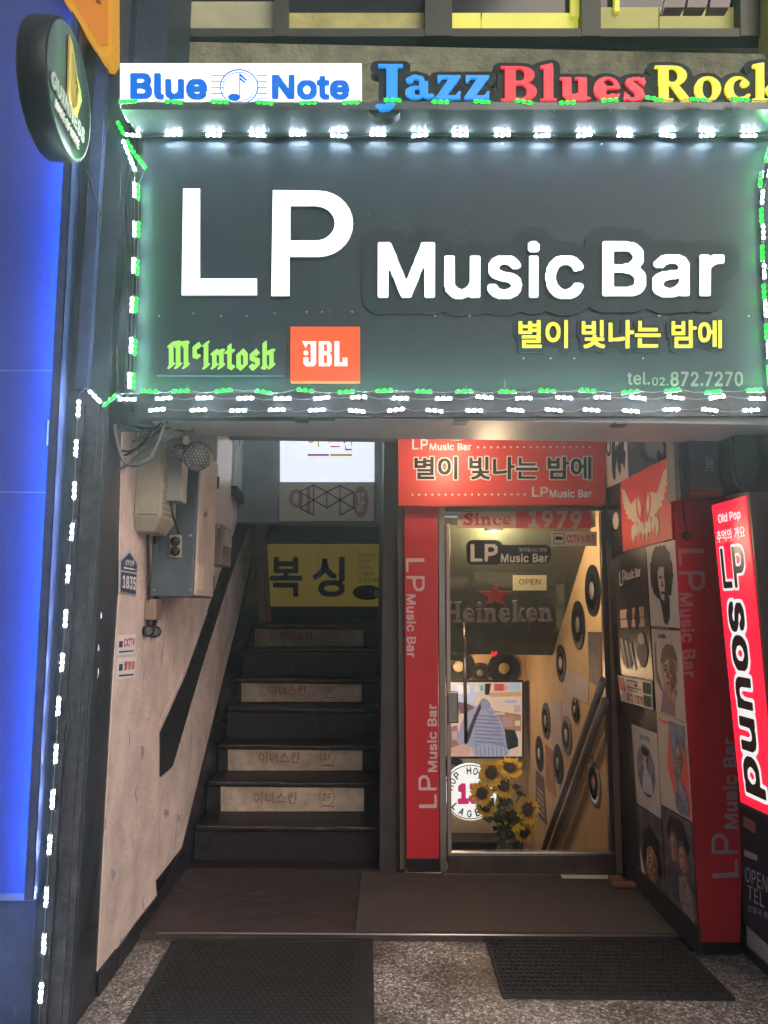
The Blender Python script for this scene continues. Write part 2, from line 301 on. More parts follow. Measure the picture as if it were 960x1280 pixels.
def drawn_mask(s, D, ppe, gap=.05):
    W_ = sum((D[c][0] + gap if c != ' ' else .3) for c in s); w = int(W_ * ppe) + 2 * PAD + 40; h = int(1.5 * ppe) + 2 * PAD
    Y, X = np.mgrid[0:h, 0:w].astype(float); Y = (Y - PAD) / ppe - .35; X = (X - PAD - 8) / ppe; x0 = 0; M = {}
    for i, c in enumerate(s):
        if c == ' ': x0 += .3; continue
        a = np.zeros((h, w), bool); x = X - x0; y = Y
        for op in D[c][1]:
            neg = op[-1] == '-'
            if neg: op = op[0]
            if op[0] == 'r': k = (x >= op[1]) & (x <= op[3]) & (y >= op[2]) & (y <= op[4])
            elif op[0] == 'e': k = ((x - op[1]) / op[3]) ** 2 + ((y - op[2]) / op[4]) ** 2 <= 1
            elif op[0] == 'p':
                k = np.zeros_like(a); P = op[1]
                for j in range(len(P)):
                    (xa, ya), (xb, yb) = P[j], P[j - 1]
                    if ya != yb: k ^= ((ya > y) != (yb > y)) & (x < (xb - xa) * (y - ya) / (yb - ya) + xa)
            elif op[0] == 'k':
                k = np.zeros_like(a)
                for (xa, ya), (xb, yb) in zip(op[2], op[2][1:]):
                    dx, dy = xb - xa, yb - ya; t = np.clip(((x - xa) * dx + (y - ya) * dy) / (dx * dx + dy * dy), 0, 1); k |= (x - xa - t * dx) ** 2 + (y - ya - t * dy) ** 2 <= op[1] ** 2
            else:
                (xa, ya), (xb, yb) = op[1:3]; k = np.zeros_like(a); nx, ny = .062, .05
                for t in np.linspace(0, 1, 24):
                    px, py = xa + (xb - xa) * t, ya + (yb - ya) * t; u = np.clip(((x - px) * nx + (y - py) * ny) / (nx * nx + ny * ny), -1, 1); k |= (x - px - u * nx) ** 2 + (y - py - u * ny) ** 2 <= .02 ** 2
            a = a & ~k if neg else a | k
        M[i] = a; x0 += D[c][0] + gap
    return M
TC = {}
def text_loops(s, font, bold, ppe, halo=0, split=False):
    key = (s, font, ppe)
    if key not in TC: TC[key] = drawn_mask(s, GS, ppe) if font == 'S' else drawn_mask(s, GB, ppe, .03) if font == 'B' else text_mask(s, font, ppe)
    M = TC[key]; full = np.zeros_like(next(iter(M.values())))
    for a in M.values(): full |= a
    g = bold * ppe; base = loops_of(full, g); P = np.array([p for l in base for p in l]); lo, hi = P.min(0), P.max(0)
    nz = lambda LL: [[((x - lo[0]) / (hi[0] - lo[0]), (y - lo[1]) / (hi[1] - lo[1])) for x, y in l] for l in LL]
    hl = nz(loops_of(full, g + halo * ppe)) if halo else None
    if split:
        def crop(a):
            xs = np.where(a.any(0))[0]; return a
        return [(s[i], nz(loops_of(a, g))) for i, a in sorted(M.items())], hl
    return [(s, nz(base))], hl
def shape_b(b, q, loops, h0, h1):
    pts, edges, k = [], [], 0
    for l in loops:
        l = [p for i, p in enumerate(l) if abs(p[0] - l[i - 1][0]) + abs(p[1] - l[i - 1][1]) > 1e-7]
        pts += l; edges += [(k + i, k + (i + 1) % len(l)) for i in range(len(l))]; k += len(l)
    V, E, T, *_ = delaunay_2d_cdt([Vector(p) for p in pts], edges, [], 0, 1e-6, False)
    X = np.array([[v.x, v.y] for v in V]); T = np.array([list(t) for t in T]); C = X[T].mean(1); inside = np.zeros(len(T), bool); P = np.array(pts)
    for i, j in edges:
        (xa, ya), (xb, yb) = P[i], P[j]
        if ya != yb: inside ^= ((ya > C[:, 1]) != (yb > C[:, 1])) & (C[:, 0] < (xb - xa) * (C[:, 1] - ya) / (yb - ya) + xa)
    n = len(V); m = len(pts)
    vs = [q.m(v.x, v.y, h1) for v in V] + [q.m(x, y, h1) for x, y in pts] + [q.m(x, y, h0) for x, y in pts]
    fs = [tuple(int(a) for a in t) for t in T[inside]] + [(n + i, n + j, n + m + j, n + m + i) for i, j in edges]
    return b.add(vs, fs)
def text(name, s, q, m_, parent, font='I', bold=.03, h=(.0006, .002), ppe=56, split=False, halo=None, side=None):
    """lettering on quad q; halo=(width, material, h0, h1, name); side = material of the letter's sides"""
    if (q.c[1] - q.c[0]).length / len(s) > .032 and len(s.strip()) > 1: split = True
    L, hl = text_loops(s, font, bold, ppe, halo[0] if halo else 0, split)
    out = []
    if halo:
        b = B(); shape_b(b, q, hl, halo[2], halo[3]); out.append(b.build(halo[4], halo[1], parent))
    for c, loops in L:
        b = B(); shape_b(b, q, loops, *h)
        if side:
            for i, f in enumerate(b.f):
                if len(f) == 4: b.mi[i] = 1
        out.append(b.build(name, [m_, side] if side else m_, parent))
    return out
def cw(pl, x0, y0, x1, y1, dx=0):                      # quad for lettering turned to read downwards
    return Quad(pl, [(x1, y0), (x1 + dx, y1), (x0 + dx, y1), (x0, y0)])
def ccw(pl, x0, y0, x1, y1, dx=0):                     # reads upwards
    return Quad(pl, [(x0 + dx, y1), (x0, y0), (x1, y0), (x1 + dx, y1)])
def catenary(a, b_, sag, n=8): return [a.lerp(b_, i / n) + Vector((0, 0, -4 * sag * (i / n) * (1 - i / n))) for i in range(n + 1)]
# ================================================================ materials used
plaster = mat('plaster', (.84, .68, .62), .85, noise=(4, .60, 1.0), col2=(.80, .66, .60), bump=(55, .7), specks=(9, .15, (.36, .29, .26), (1, 1, .3)))
navy = mat('navy_paint', (.034, .055, .16), .5, noise=(9, .5, 1.2), bump=(30, .15), specks=(16, .10, (.12, .14, .22)))
blackp = mat('black_paint', (.012, .012, .016), .4, noise=(14, .5, 1.6), bump=(60, .2))
darkw = mat('dark_brown_wood', (.010, .006, .007), .5, noise=(7, .45, 1.9, (1, 8, 1)), bump=(50, .25))
vinylw = mat('brown_wood_vinyl', (.050, .036, .033), .45, noise=(6, .5, 1.6, (1, 9, 1)), bump=(50, .15))
concrete = mat('concrete', (.22, .23, .15), .95, noise=(9, .5, 1.2), bump=(45, .9), specks=(7, .13, (.14, .13, .09)))
boardm = mat('sign_board_grey', (.018, .038, .054), .5, spec=.3, noise=(3, .85, 1.1), bump=(140, .06), specks=(14, .07, (.13, .16, .18), (1, 1, .2)))
steel = mat('steel', (.45, .43, .41), .32, .9, noise=(10, .7, 1.1, (1, 1, .1)))
bronze = mat('dark_bronze_metal', (.16, .125, .11), .35, .75, noise=(10, .7, 1.1, (1, 1, .1)))
redp = mat('red_panel', (.62, .022, .035), .38, noise=(2.5, .85, 1.05))
redd = mat('red_banner', (.66, .045, .03), .45)
whitep = mat('white_print', (.78, .74, .70), .6)
pinkp = mat('pale_pink_print', (.72, .52, .53), .6)
blackk = mat('black_print', (.016, .015, .016), .5)
rub = mat('black_rubber', (.016, .015, .015), .7, noise=(30, .6, 1.6), bump=(150, .4))
carpet = mat('brown_carpet', (.075, .058, .048), .97, noise=(160, .35, 1.7), bump=(220, .8))
cable = mat('cable_grey', (.10, .10, .10), .5)
cableb = mat('cable_black', (.012, .012, .012), .45)
wirew = mat('led_wire', (.12, .14, .15), .6)
greyb = mat('grey_box', (.36, .36, .34), .5, noise=(6, .75, 1.1), specks=(12, .10, (.16, .12, .09), (1, 1, .4)))
bluegrey = mat('blue_grey_steel', (.085, .115, .14), .5, noise=(5, .7, 1.15), bump=(40, .1), specks=(10, .12, (.15, .14, .13), (1, 1, .5)))
beigem = mat('beige_plastic', (.40, .37, .28), .5, noise=(6, .7, 1.1), specks=(9, .12, (.2, .17, .12), (1, 1, .3)))
creamp = mat('cream_paint', (.56, .48, .42), .55, noise=(5, .75, 1.1), specks=(12, .11, (.3, .22, .17), (1, 1, .3)))
LW = mat('led_white', (1, 1, 1), emit=950, ecol=(.78, .88, 1))
LG = mat('led_green', (.0, .9, .25), emit=280, ecol=(.0, 1, .0010))
litw = mat('lit_white_acrylic', (.8, .8, .8), .35, emit=1.25, ecol=(.93, .97, 1))
# ================================================================ ground
def flat(name, pts, z, m_, label=None):
    b = B(); b.add([(x, y, z) for x, y in pts], [tuple(range(len(pts)))]); o = b.build(name, m_); tag(o, label, None, None, 'structure'); return o
hx0, hx1, hy0, hy1 = .19, 1.36, 4.34, 6.7                # opening of the basement stairs
b = B()
for x0, y0, x1, y1 in ((-16, -20, 16, hy0), (-16, hy0, hx0, hy1), (hx1, hy0, 16, hy1), (-16, hy1, 16, 10)):
    b.add([(x0, y0, 0), (x1, y0, 0), (x1, y1, 0), (x0, y1, 0)], [(0, 1, 2, 3)])
tag(b.build('ground', terrazzo()), 'speckled terrazzo pavement in front of the entrance', None, None, 'structure')
b = B(); yf = PZ(.026).p(520, 1168.5).y; b.box((-.99, yf, -.001), (1.37, 4.36, .026)); tag(b.build('entrance_floor', vinylw), 'dark brown wood-look floor inside the entrance recess', None, None, 'structure')
b = B(); b.box((-.99, 4.36, -.001), (.19, 7.2, .022)); tag(b.build('stair_hall_floor', darkw), 'dark floor under the staircase', None, None, 'structure')
b = B(); b.tube([PZ(.028).p(196, 1166.5), PZ(.028).p(846, 1170)], .005, 6)
tag(b.build('threshold_strip', mat('worn_aluminium', (.6, .55, .5), .35, .8)), 'thin worn metal strip along the front edge of the entrance floor', 'threshold strip')
# carpet
q = Quad(PZ(.027), [(452, 1092), (784, 1099), (846, 1168.5), (444, 1165)])
b = B(); b.slab(q, 0, .008); tag(b.build('carpet', carpet), 'rough brown carpet mat lying before the glass door', 'carpet')
# rubber mats
q = Quad(PZ(.002), [(605, 1171), (845, 1173), (919, 1251), (629, 1248.5)])
t = thing('door_mat', q.m(.5, .5), 'black rubber mat with raised nubs lying before the glass door on the terrazzo', 'mat', 'black rubber mats')
b = B(); b.slab(q, 0, .007); b.build('mat_base', rub, t)
b = B()
for i in range(34):
    for j in range(16):
        s = (i + .5 + .5 * (j % 2)) / 35; u = (j + .6) / 16.2; b.poly(q, [(s - .011, u), (s, u - .018), (s + .011, u), (s, u + .018)], .007, .013)
tag(b.build('nubs', rub, t), None, None, None, 'stuff')
b = B()
for s0, t0, s1, t1 in ((0, 0, 1, .02), (0, .98, 1, 1), (0, .02, .012, .98), (.988, .02, 1, .98)): b.slab(q, .007, .012, s0, t0, s1, t1)
b.build('rim', rub, t)
q = Quad(PZ(.002), [(216, 1177), (466, 1175), (469, 1330), (127, 1330)])
t = thing('door_mat', q.m(.5, .5), 'larger flat black mat with fine ribs lying before the stairs on the terrazzo', 'mat', 'black rubber mats')
b = B(); b.slab(q, 0, .006); b.build('mat_base', rub, t)
b = B()
for i in range(60):
    for j in range(34):
        s = .04 + .87 * (i + .5) / 60; u = .03 + .93 * (j + .5) / 34; d = .0065 if (i + j) % 2 else -.0065
        b.poly(q, [(s - .0065, u - d), (s - .0025, u - d - .004), (s + .0065, u + d), (s + .0025, u + d + .004)], .006, .0085)
tag(b.build('ribs', rub, t), None, None, None, 'stuff')
b = B(); b.slab(q, .006, .009, .93, .0, 1, 1); b.slab(q, .006, .009, .0, .965, .93, 1); b.build('rim', rub, t)
# ================================================================ building
t = thing('bar_building', (0, 3.4, 0), 'concrete building above and behind the long shop sign, windows at the top', 'building')
zt = PY(3.22).p(600, 60).z
b = B(); b.box((-1.6, 3.22, 2.24), (6, 3.5, zt)); b.build('upper_wall', concrete, t)
b = B(); b.box((-1.6, 3.22, zt + 1.1), (6, 3.5, 5.7)); b.box((-9, 3.22, 0), (-1.6, 3.5, 5.7)); b.build('far_wall', concrete, t)
b = B(); b.box((-1.6, 3.5, 2.36), (1.9, 4.30, 2.42)); b.box((-1.6, 4.30, 2.36), (-1.5, 7.6, 3.1)); b.box((-1.6, 4.30, 3.0), (.15, 7.6, 3.1)); b.box((.15, 4.30, 2.36), (1.9, 7.6, 2.42)); b.build('ceiling', mat('ceiling_grey', (.22, .22, .22), .8), t)
b = B(); b.box((-1.6, 3.6, zt - .2), (6, 3.65, zt + 1.2)); b.build('dark_interior', mat('dark_room', (.02, .02, .016), .9), t)
b = B(); b.box((-1.5, 2.80, 0), (-.986, 3.6, 2.36)); b.box((-1.5, 3.6, 0), (-.986, 7.4, 3.0)); b.build('left_wall_core', blackp, t)
b = B(); b.box((-.986, 7.2, 0), (.058, 7.3, 3.0)); b.build('stair_end_wall', mat('dark_wall', (.03, .032, .045), .7), t)
b = B(); b.box((.058, 4.33, 0), (.171, 7.3, 3.0)); b.build('partition', mat('dark_brown_partition', (.045, .035, .036), .5, noise=(5, .6, 1.3)), t)
b = B(); b.box((.172, 4.32, 2.05), (1.28, 4.40, 2.36)); b.build('lintel', blackp, t)
# right reveal, slightly leaning
wn = Vector((-1, 0, -.030)); RW = Plane((1.358, 0, 0), wn)
def rwx(z): return 1.358 - .030 * z
b = B(); b.add([(rwx(0), 3.43, 0), (rwx(0), 4.33, 0), (rwx(2.36), 4.33, 2.36), (rwx(2.36), 3.43, 2.36), (1.7, 3.43, 0), (1.7, 4.33, 0), (1.7, 4.33, 2.36), (1.7, 3.43, 2.36)],
               [(0, 1, 2, 3), (4, 7, 6, 5), (0, 3, 7, 4), (1, 5, 6, 2), (0, 4, 5, 1), (3, 2, 6, 7)]); b.build('right_wall_core', blackp, t)
b = B(); b.box((1.60, 3.40, 0), (6, 3.6, 2.24)); b.build('right_wall', concrete, t)
# skirting board of the right reveal
q = Quad(RW, [(786, 1072), (876, 1160), (879, 1196), (786, 1098)]); b = B(); b.slab(q, .001, .012); b.build('skirting', blackp, t)
# upper windows
def win(px0, px1, y0, y1, panes, col):
    for (a, c, m_) in panes:
        q = RQ(PY(3.40), a, y0, c, y1); bb = B(); bb.slab(q, 0, .05); w_ = bb.build('window_panel', m_, t)
win(155, 350, 12, 50, [(160, 345, mat('dim_cream_panel', (.42, .43, .27), .5, noise=(4, .8, 1.1)))], None)
win(355, 540, 26, 57, [(362, 530, mat('dirty_cream_panel', (.52, .50, .18), .5, noise=(6, .5, 1.1), specks=(9, .14, (.22, .16, .10))))], None)
yel = mat('yellowish_panel', (.62, .60, .12), .5, noise=(4, .85, 1.05), emit=.45, ecol=(.80, .80, .08))
win(560, 725, 26, 57, [(564, 599, yel), (601, 721, yel)], None)
win(735, 940, 19, 47, [(746, 818, mat('olive_panel', (.34, .34, .10), .5, noise=(4, .7, 1.1), emit=.22, ecol=(.62, .62, .12))), (820, 914, mat('olive_panel', (.3, .31, .12)))], None)
for a, c, y0, y1, m_ in ((151, 160, -20, 60, 'm'), (345, 362, -20, 60, 'm'), (530, 563, -20, 60, 'm'), (722, 745, -20, 60, 'm'), (916, 948, -30, 60, 'm'), (151, 948, 50, 60, 's')):
    bb = B(); bb.slab(RQ(PY(3.36), a, y0, c, y1), 0, .08 if m_ == 'm' else .075); bb.build('window_frame', mat('dark_window_frame', (.035, .042, .024), .5, noise=(8, .7, 1.2)), t)
bb = B(); bb.slab(RQ(PY(3.36), 712, -20, 723, 26), 0, .03); bb.build('window_post', yel, t); bb = B(); bb.slab(RQ(PY(3.36), 766, -20, 772, 20), 0, .03); bb.build('window_post', yel, t)
bb = B(); bb.slab(RQ(PY(3.40), 160, -25, 345, 12), 0, .01); bb.slab(RQ(PY(3.40), 362, -25, 530, 26), 0, .01); bb.slab(RQ(PY(3.40), 564, -25, 712, 26), 0, .01); bb.slab(RQ(PY(3.40), 745, -25, 916, 19), 0, .01); bb.build('window_glass', mat('dark_glass', (.015, .018, .015), .12), t)
bb = B(); bb.slab(RQ(PY(3.30), 948, -20, 990, 100), 0, .1); bb.build('corner_pier', mat('yellow_light_in_wall', (.55, .50, .10), .8, noise=(4, .7, 1.1), bump=(30, .5)), t)  # yellow street light is put into the pier's colour
# outdoor unit bracket with slats
t = thing('slatted_shelf', PY(3.0).p(870, 10), 'small grey slatted shelf bracketed under the upper right window', 'shelf')
for i, x in enumerate((826, 853, 881)):
    bb = B(); bb.poly(Quad(PY(3.1), [(x + 6, -14), (x + 32, -14), (x + 24, 20), (x, 20)]), [(0, 0), (1, 0), (1, 1), (0, 1)], 0, .05); bb.build('slat', mat('shelf_grey', (.26, .22, .21), .5, noise=(6, .8, 1.1)), t)
bb = B(); bb.tube([PY(3.0).p(826, 19), PY(3.0).p(837, -14)], .006); bb.build('bracket', greyb, t)
# ================================================================ left wall skin
LWp = PX(-.985, 1)
t = thing('plastered_side_wall', (-.985, 4.5, 0), 'dirty beige plastered wall left of the stairs, black skirting', 'wall')
def lwpoly(px, h0, h1):
    bb = B(); P = [LWp.p(*a) for a in px]; n = len(P); k = Vector((1, 0, 0))
    bb.add([p + k * h0 for p in P] + [p + k * h1 for p in P], [tuple(range(n, 2 * n))[::-1]] + [(i, (i + 1) % n, n + (i + 1) % n, n + i) for i in range(n)]); return bb
lwpoly([(121, 1214), (143, 1188), (169, 1153), (195, 1119), (193.5, 1101), (226, 1060), (261, 918), (285, 820), (300, 761), (314, 700), (314, 540), (152, 540), (149, 670), (148, 740), (140, 860), (130, 1040)], -.01, .004).build('plaster', plaster, t)
lwpoly([(198, 913), (230, 842), (261, 755), (300, 640), (319, 600), (321, 640), (307, 664), (282, 733), (254, 820), (213, 958), (198, 971)], .005, .012).build('diagonal_band', blackp, t)
lwpoly([(197, 915), (230, 844), (257, 768), (257, 755), (228, 838), (196, 908)], .005, .010).build('plaster_lip', plaster, t)
lwpoly([(122, 1212), (143, 1186), (143, 1240), (119, 1272)], .004, .010).build('skirting', mat('worn_black', (.014, .015, .02), .5, noise=(9, .6, 1.3), specks=(22, .12, (.12, .11, .11))), t)
lwpoly([(144, 1187), (169, 1152), (195, 1119), (195, 1165), (144, 1238)], .004, .010).build('skirting', blackp, t)
lwpoly([(195, 1118), (226, 1059), (238, 1030), (238, 1078), (196, 1164)], .0041, .012).build('skirting', blackp, t)
lwpoly([(226, 1060), (261, 918), (285, 820), (300, 761), (314, 700), (318, 735), (300, 800), (262, 950), (238, 1060)], .004, .011).build('stair_skirting', blackp, t)
lwpoly([(288, 540), (330, 540), (330, 655), (321, 646), (288, 606)], .013, .03).build('sloped_white_panel', mat('white_panel', (.62, .62, .64), .3, noise=(3, .8, 1.1)), t)
lwpoly([(287, 607), (330, 655), (328, 668), (286, 617)], .012, .05).build('sloped_beam', blackp, t)
# ================================================================ left pillar and blue cladding
t = thing('pillar', (-1.28, 3.0, 0), 'dark navy pillar with peeling frame left of the entrance, behind the hanging lights', 'pillar')
bb = B(); bb.box((-1.6, 2.79, 0), (-.988, 3.20, 4.6)); bb.box((-.988, 2.86, 2.2), (-.86, 3.2, 4.2)); bb.build('pillar_core', mat('dark_teal_paint', (.016, .036, .06), .5, noise=(9, .5, 1.2), bump=(30, .15), specks=(16, .10, (.06, .09, .11))), t)
for x0, x1, y in ((-1.085, -1.068, .012), (-1.055, -.992, .018), (-1.042, -1.012, .026)):
    bb = B(); bb.box((x0, 2.789 - y, .0), (x1, 2.789, 2.15)); bb.build('door_profile', mat('chipped_black_paint', (.016, .016, .02), .5, noise=(25, .5, 3.5), bump=(70, .3)), t)
bb = B(); bb.box((-1.10, 2.755, 2.2), (-1.055, 2.789, 4.5)); bb.build('side_profile', navy, t)
for i in range(3):
    a = LWp.p(1, 1); y = random.uniform(760, 900); x = 134 - (y - 600) * .045 + random.uniform(-3, 3); bb = B(); qq = Quad(PY(2.760), [(x, y), (x + 1.2, y + 1), (x + random.uniform(1, 2), y + 7), (x - .5, y + random.uniform(8, 18))]); bb.slab(qq, 0, .001); bb.build('paint_chip', mat('chip_white', (.5, .5, .55), .8), t)
t = thing('blue_cladding', (-1.7, 2.8, 0), 'dark blue metal cladding with blue glowing right edge, left of the pillar', 'cladding')
bm_ = mat('blue_cladding_paint', (.034, .058, .22), .55, noise=(90, .85, 1.15), bump=(200, .1), specks=(6, .05, (.09, .13, .30), (1, 1, .3)))
q = Quad(PY(2.76), [(-160, -40), (107, -40), (45, 1119), (-160, 1119)]); bb = B(); bb.slab(q, -.04, 0); bb.build('panel', bm_, t)
bb = B(); bb.slab(Quad(PY(2.78), [(-160, 1120), (46, 1120), (37, 1330), (-160, 1330)]), -.03, .006); bb.build('base_panel', navy, t)
bb = B(); bb.slab(Quad(PY(2.76), [(-160, 1116), (47, 1116), (46, 1123), (-160, 1123)]), .001, .02); bb.build('bottom_rail', mat('blue_rail', (.2, .25, .4), .4, .5), t)
grv = mat('pale_blue_seam', (.16, .22, .42), .4)
for pts in ([(-160, 463), (81, 463), (81, 464), (-160, 464)], [(80.4, 463), (81.6, 463), (73, 614), (72, 614)], [(-160, 614), (73, 615), (73, 616), (-160, 615)]):
    bb = B(); bb.slab(Quad(PY(2.76), pts), .0005, .003); bb.build('seam', grv, t)
la = thing('latch', PY(2.75).p(64, 556), 'small silver rectangular latch on the blue cladding', 'latch')
q = Quad(PY(2.757), [(60, 526), (70, 526), (69, 557), (58.5, 557)]); bb = B(); bb.slab(q, 0, .006); bb.build('latch_plate', mat('latch_silver', (.55, .58, .66), .3, .6), la)
bb = B(); bb.slab(q, .006, .012, .35, .15, .65, .85); bb.build('latch_lever', steel, la)
# blue LED tube beside the cladding
bb = B(); a, c = PY(2.80).p(107.5, -60), PY(2.80).p(47, 1112); bb.tube([a + Vector((.006, -.085, 0)), c + Vector((.006, -.085, 0))], .005, 8)
tag(bb.build('blue_light_tube', mat('blue_led', (.1, .2, 1), emit=140, ecol=(.05, .24, 1))), 'thin blue light tube running down the right edge of the blue cladding', 'light tube')
bb = B(); k_ = Vector((.008, -.097, 0)); w_ = Vector((.020, 0, 0)); dd = Vector((0, .006, 0)); e_ = Vector((0, .13, 0))
bb.add([a + k_ - w_ * .6, a + k_ + w_, c + k_ + w_, c + k_ - w_ * .6, a + k_ - w_ * .6 + dd, a + k_ + w_ + dd, c + k_ + w_ + dd, c + k_ - w_ * .6 + dd], [(0, 1, 2, 3), (7, 6, 5, 4), (0, 4, 5, 1), (1, 5, 6, 2), (2, 6, 7, 3), (3, 7, 4, 0)])
bb.add([a + k_ + w_ * .8, a + k_ + w_, c + k_ + w_, c + k_ + w_ * .8, a + k_ + w_ * .8 + e_, a + k_ + w_ + e_, c + k_ + w_ + e_, c + k_ + w_ * .8 + e_], [(0, 1, 2, 3), (7, 6, 5, 4), (0, 4, 5, 1), (1, 5, 6, 2), (2, 6, 7, 3), (3, 7, 4, 0)])
tag(bb.build('light_shield', navy), 'dark slim channel covering the blue light tube', 'channel')
# ================================================================ staircase
t = thing('staircase', (-.5, 4.6, 0), 'dark brown wooden stairs leading up, labels on four risers', 'staircase')
N_ = []; z_ = .026
for yb, yt in ((1075, 1032), (1014.7, 977), (963.7, 931), (923, 885), (880, 849), (844, 810), (808, 782)):
    Y_ = PZ(z_).p(380, yb).y if z_ < 1.0 else N_[-1][0] + .29
    z1_ = PY(Y_).p(380, yt).z; N_.append((Y_, z_, z1_)); z_ = z1_
print('STAIRS', [tuple(round(a, 3) for a in n) for n in N_])
for i, (y, z0, z1) in enumerate(N_):
    yn = N_[i + 1][0] if i < 6 else 7.15
    bb = B(); bb.box((-.972, y, z0 - .02), (.056, y + .03, z1 - .03)); bb.build('riser', mat('riser_dark', (.006, .0042, .005), .5, noise=(6, .5, 2.0, (1, 1, 8)), bump=(40, .2)), t)
    bb = B(); bb.bbox((-.975, y - .022, z1 - .03), (.057, yn + .03, z1), .01); bb.build('tread', darkw, t)
    bb = B(); bb.tube([Vector((-.965 + k * .101, y - .024, z1 - .004 - (.004 if 4 < k < 8 else 0) + random.uniform(-.002, .002))) for k in range(11)], .0045, 6); bb.build('nosing', mat('worn_nosing', (.07, .06, .062), .25, noise=(8, .3, 2.4)), t)
paper = mat('stained_paper', (.66, .54, .44), .7, noise=(4, .6, 1.15), col2=(.34, .27, .2)); inkr = mat('faded_red_ink', (.25, .11, .08), .7)
for i, (k, px, y0, y1, w) in enumerate(((1, (276, 455), 983, 1014, 'lowest label'), (2, (285, 453), 933.5, 963, 'second label from the bottom'), (4, (302, 452), 851.5, 877, 'third label from the bottom'), (6, (318.5, 454), 784, 807.5, 'topmost label'))):
    q = RQ(PY(N_[k][0] - .001), px[0], y0, px[1], y1)
    g_ = thing('riser_label', q.m(.5, 0), 'stained cream Korean label on a stair riser, ' + w, 'label', 'labels on the stair risers')
    bb = B(); bb.slab(q, 0, .002); bb.build('paper', paper, g_)
    text('lettering', '이너스킨', SQ(q, .23, .30, .53, .78), inkr, g_, 'K', .012, (.0022, .003), 40)
    text('floor_number', '2F', SQ(q, .71, .42, .77, .74), inkr, g_, 'I', .02, (.0022, .003), 40)
    bb = B(); bb.slab(q, .0022, .003, .69, .18, .79, .22); bb.build('underline', inkr, g_)
    if k in (1, 2):
        bb = B(); n = 24; lo = [(.74 + .055 * math.cos(6.2832 * j / n), .58 + .36 * math.sin(6.2832 * j / n)) for j in range(n)]; li = [(.74 + .051 * math.cos(6.2832 * j / n), .58 + .33 * math.sin(6.2832 * j / n)) for j in range(n)]
        shape_b(bb, q, [lo, li], .0022, .003); bb.build('ring', inkr, g_)
# orange wooden post
t = thing('wooden_post', PY(6.2).p(327, 778), 'narrow orange wooden post at the top of the stairs', 'post')
wo = mat('orange_wood', (.36, .15, .06), .6, noise=(12, .6, 1.2, (1, 1, .1)))
bb = B(); bb.slab(Quad(PY(6.22), [(320, 646), (327, 646), (333, 778), (325, 778)]), 0, .05); bb.build('plank', wo, t)
bb = B(); bb.slab(Quad(PY(6.22), [(327.5, 648), (332, 648), (339, 776), (334, 778)]), -.01, .03); bb.build('plank', wo, t)
# signs above the stairs
t = thing('light_box', PY(5.5).p(408, 602), 'white lit box sign above the stairs with a pink and a yellow bar', 'sign')
q = RQ(PY(5.5), 350, 520, 468, 602); bb = B(); bb.slab(q, -.1, 0); bb.build('box', mat('cool_lit_white', (.8, .8, .8), emit=.95, ecol=(.85, .91, 1)), t)
pk = mat('magenta_print', (.75, .05, .32), emit=.35); yl = mat('amber_print', (.8, .5, .04), emit=.35)
P5 = PY(5.5)
for s, x0, x1, y0, y1, m_ in (('이', 384, 399, 537, 559, yl), ('너', 401, 412, 536, 554, yl), ('스', 413, 425, 543, 559, pk), ('킨', 429, 440, 540, 563, pk)): text('lettering', s, RQ(P5, x0, y0, x1, y1), m_, t, 'K', .0, (.001, .002), 40)
bb = B(); bb.slab(RQ(P5, 384.5, 567.5, 411, 570), .001, .002); bb.build('pink_bar', pk, t)
bb = B(); bb.slab(RQ(P5, 413, 567.5, 440, 570), .001, .002); bb.build('yellow_bar', yl, t)
t = thing('wall_sign', PY(5.5).p(408, 650), 'unlit beige sign with black hexagon line drawing above the stairs', 'sign')
q = RQ(P5, 349, 604, 467.5, 651); bb = B(); bb.slab(q, -.08, 0); bb.build('panel', mat('beige_sign', (.44, .39, .31), .5, noise=(3, .8, 1.1)), t)
fad = mat('faded_pink_print', (.30, .17, .16), .6)
text('faded_lettering', '이', RQ(P5, 361, 609, 388, 642), fad, t, 'K', .04, (.0005, .001), 40); bb = B(); bb.disc(q, .86, .5, .082, .42, .0005, .001); bb.build('faded_disc', fad, t)
text('faded_number', '3F', SQ(q, .82, .25, .90, .75), mat('beige_sign', (0, 0, 0)), t, 'I', .03, (.0012, .0016), 40)
bb = B(); H = {}
pts = {'a': (375, 615), 'b': (392, 606), 'c': (392, 625), 'd': (375, 635), 'e': (392, 644), 'f': (408.5, 615), 'g': (408.5, 635), 'h': (425, 607), 'i': (425, 625), 'j': (425, 644), 'k': (442, 615), 'l': (442, 635)}
for e in 'ab bf fh hk kl lj ji ih bc ce ed da ac dc cf cg fi gi fg ik il'.split(): bb.tube([P5.p(*pts[e[0]], .003), P5.p(*pts[e[1]], .003)], .0035, 4)
bb.build('line_drawing', blackk, t)
t = thing('wall_sign', PY(7.15).p(405, 758), 'mustard yellow boxing gym sign on the wall above the stairs', 'sign')
P7 = PY(7.15); q = RQ(P7, 333, 680, 500, 758); bb = B(); bb.slab(q, -.05, 0); bb.build('panel', mat('mustard', (.46, .34, .05), .6, noise=(3, .85, 1.1), emit=.12, ecol=(.60, .46, .07)), t)
nv = mat('dark_navy_print', (.014, .016, .03), .6)
text('lettering', '복', RQ(P7, 337, 696, 378, 746), nv, t, 'K', .035, (.001, .003)); text('lettering', '싱', RQ(P7, 391, 696, 431, 746), nv, t, 'K', .035, (.001, .003))
for j, s in enumerate(('킥복싱·복싱', '다이어트', '키즈복싱', '1:1레슨', 'T.02-889')): text('small_lettering', s, RQ(P7, 447.5, 691 + j * 7.8, 447.5 + len(s) * 4.1, 696.6 + j * 7.8), nv, t, 'K', .0, (.001, .002), 30)
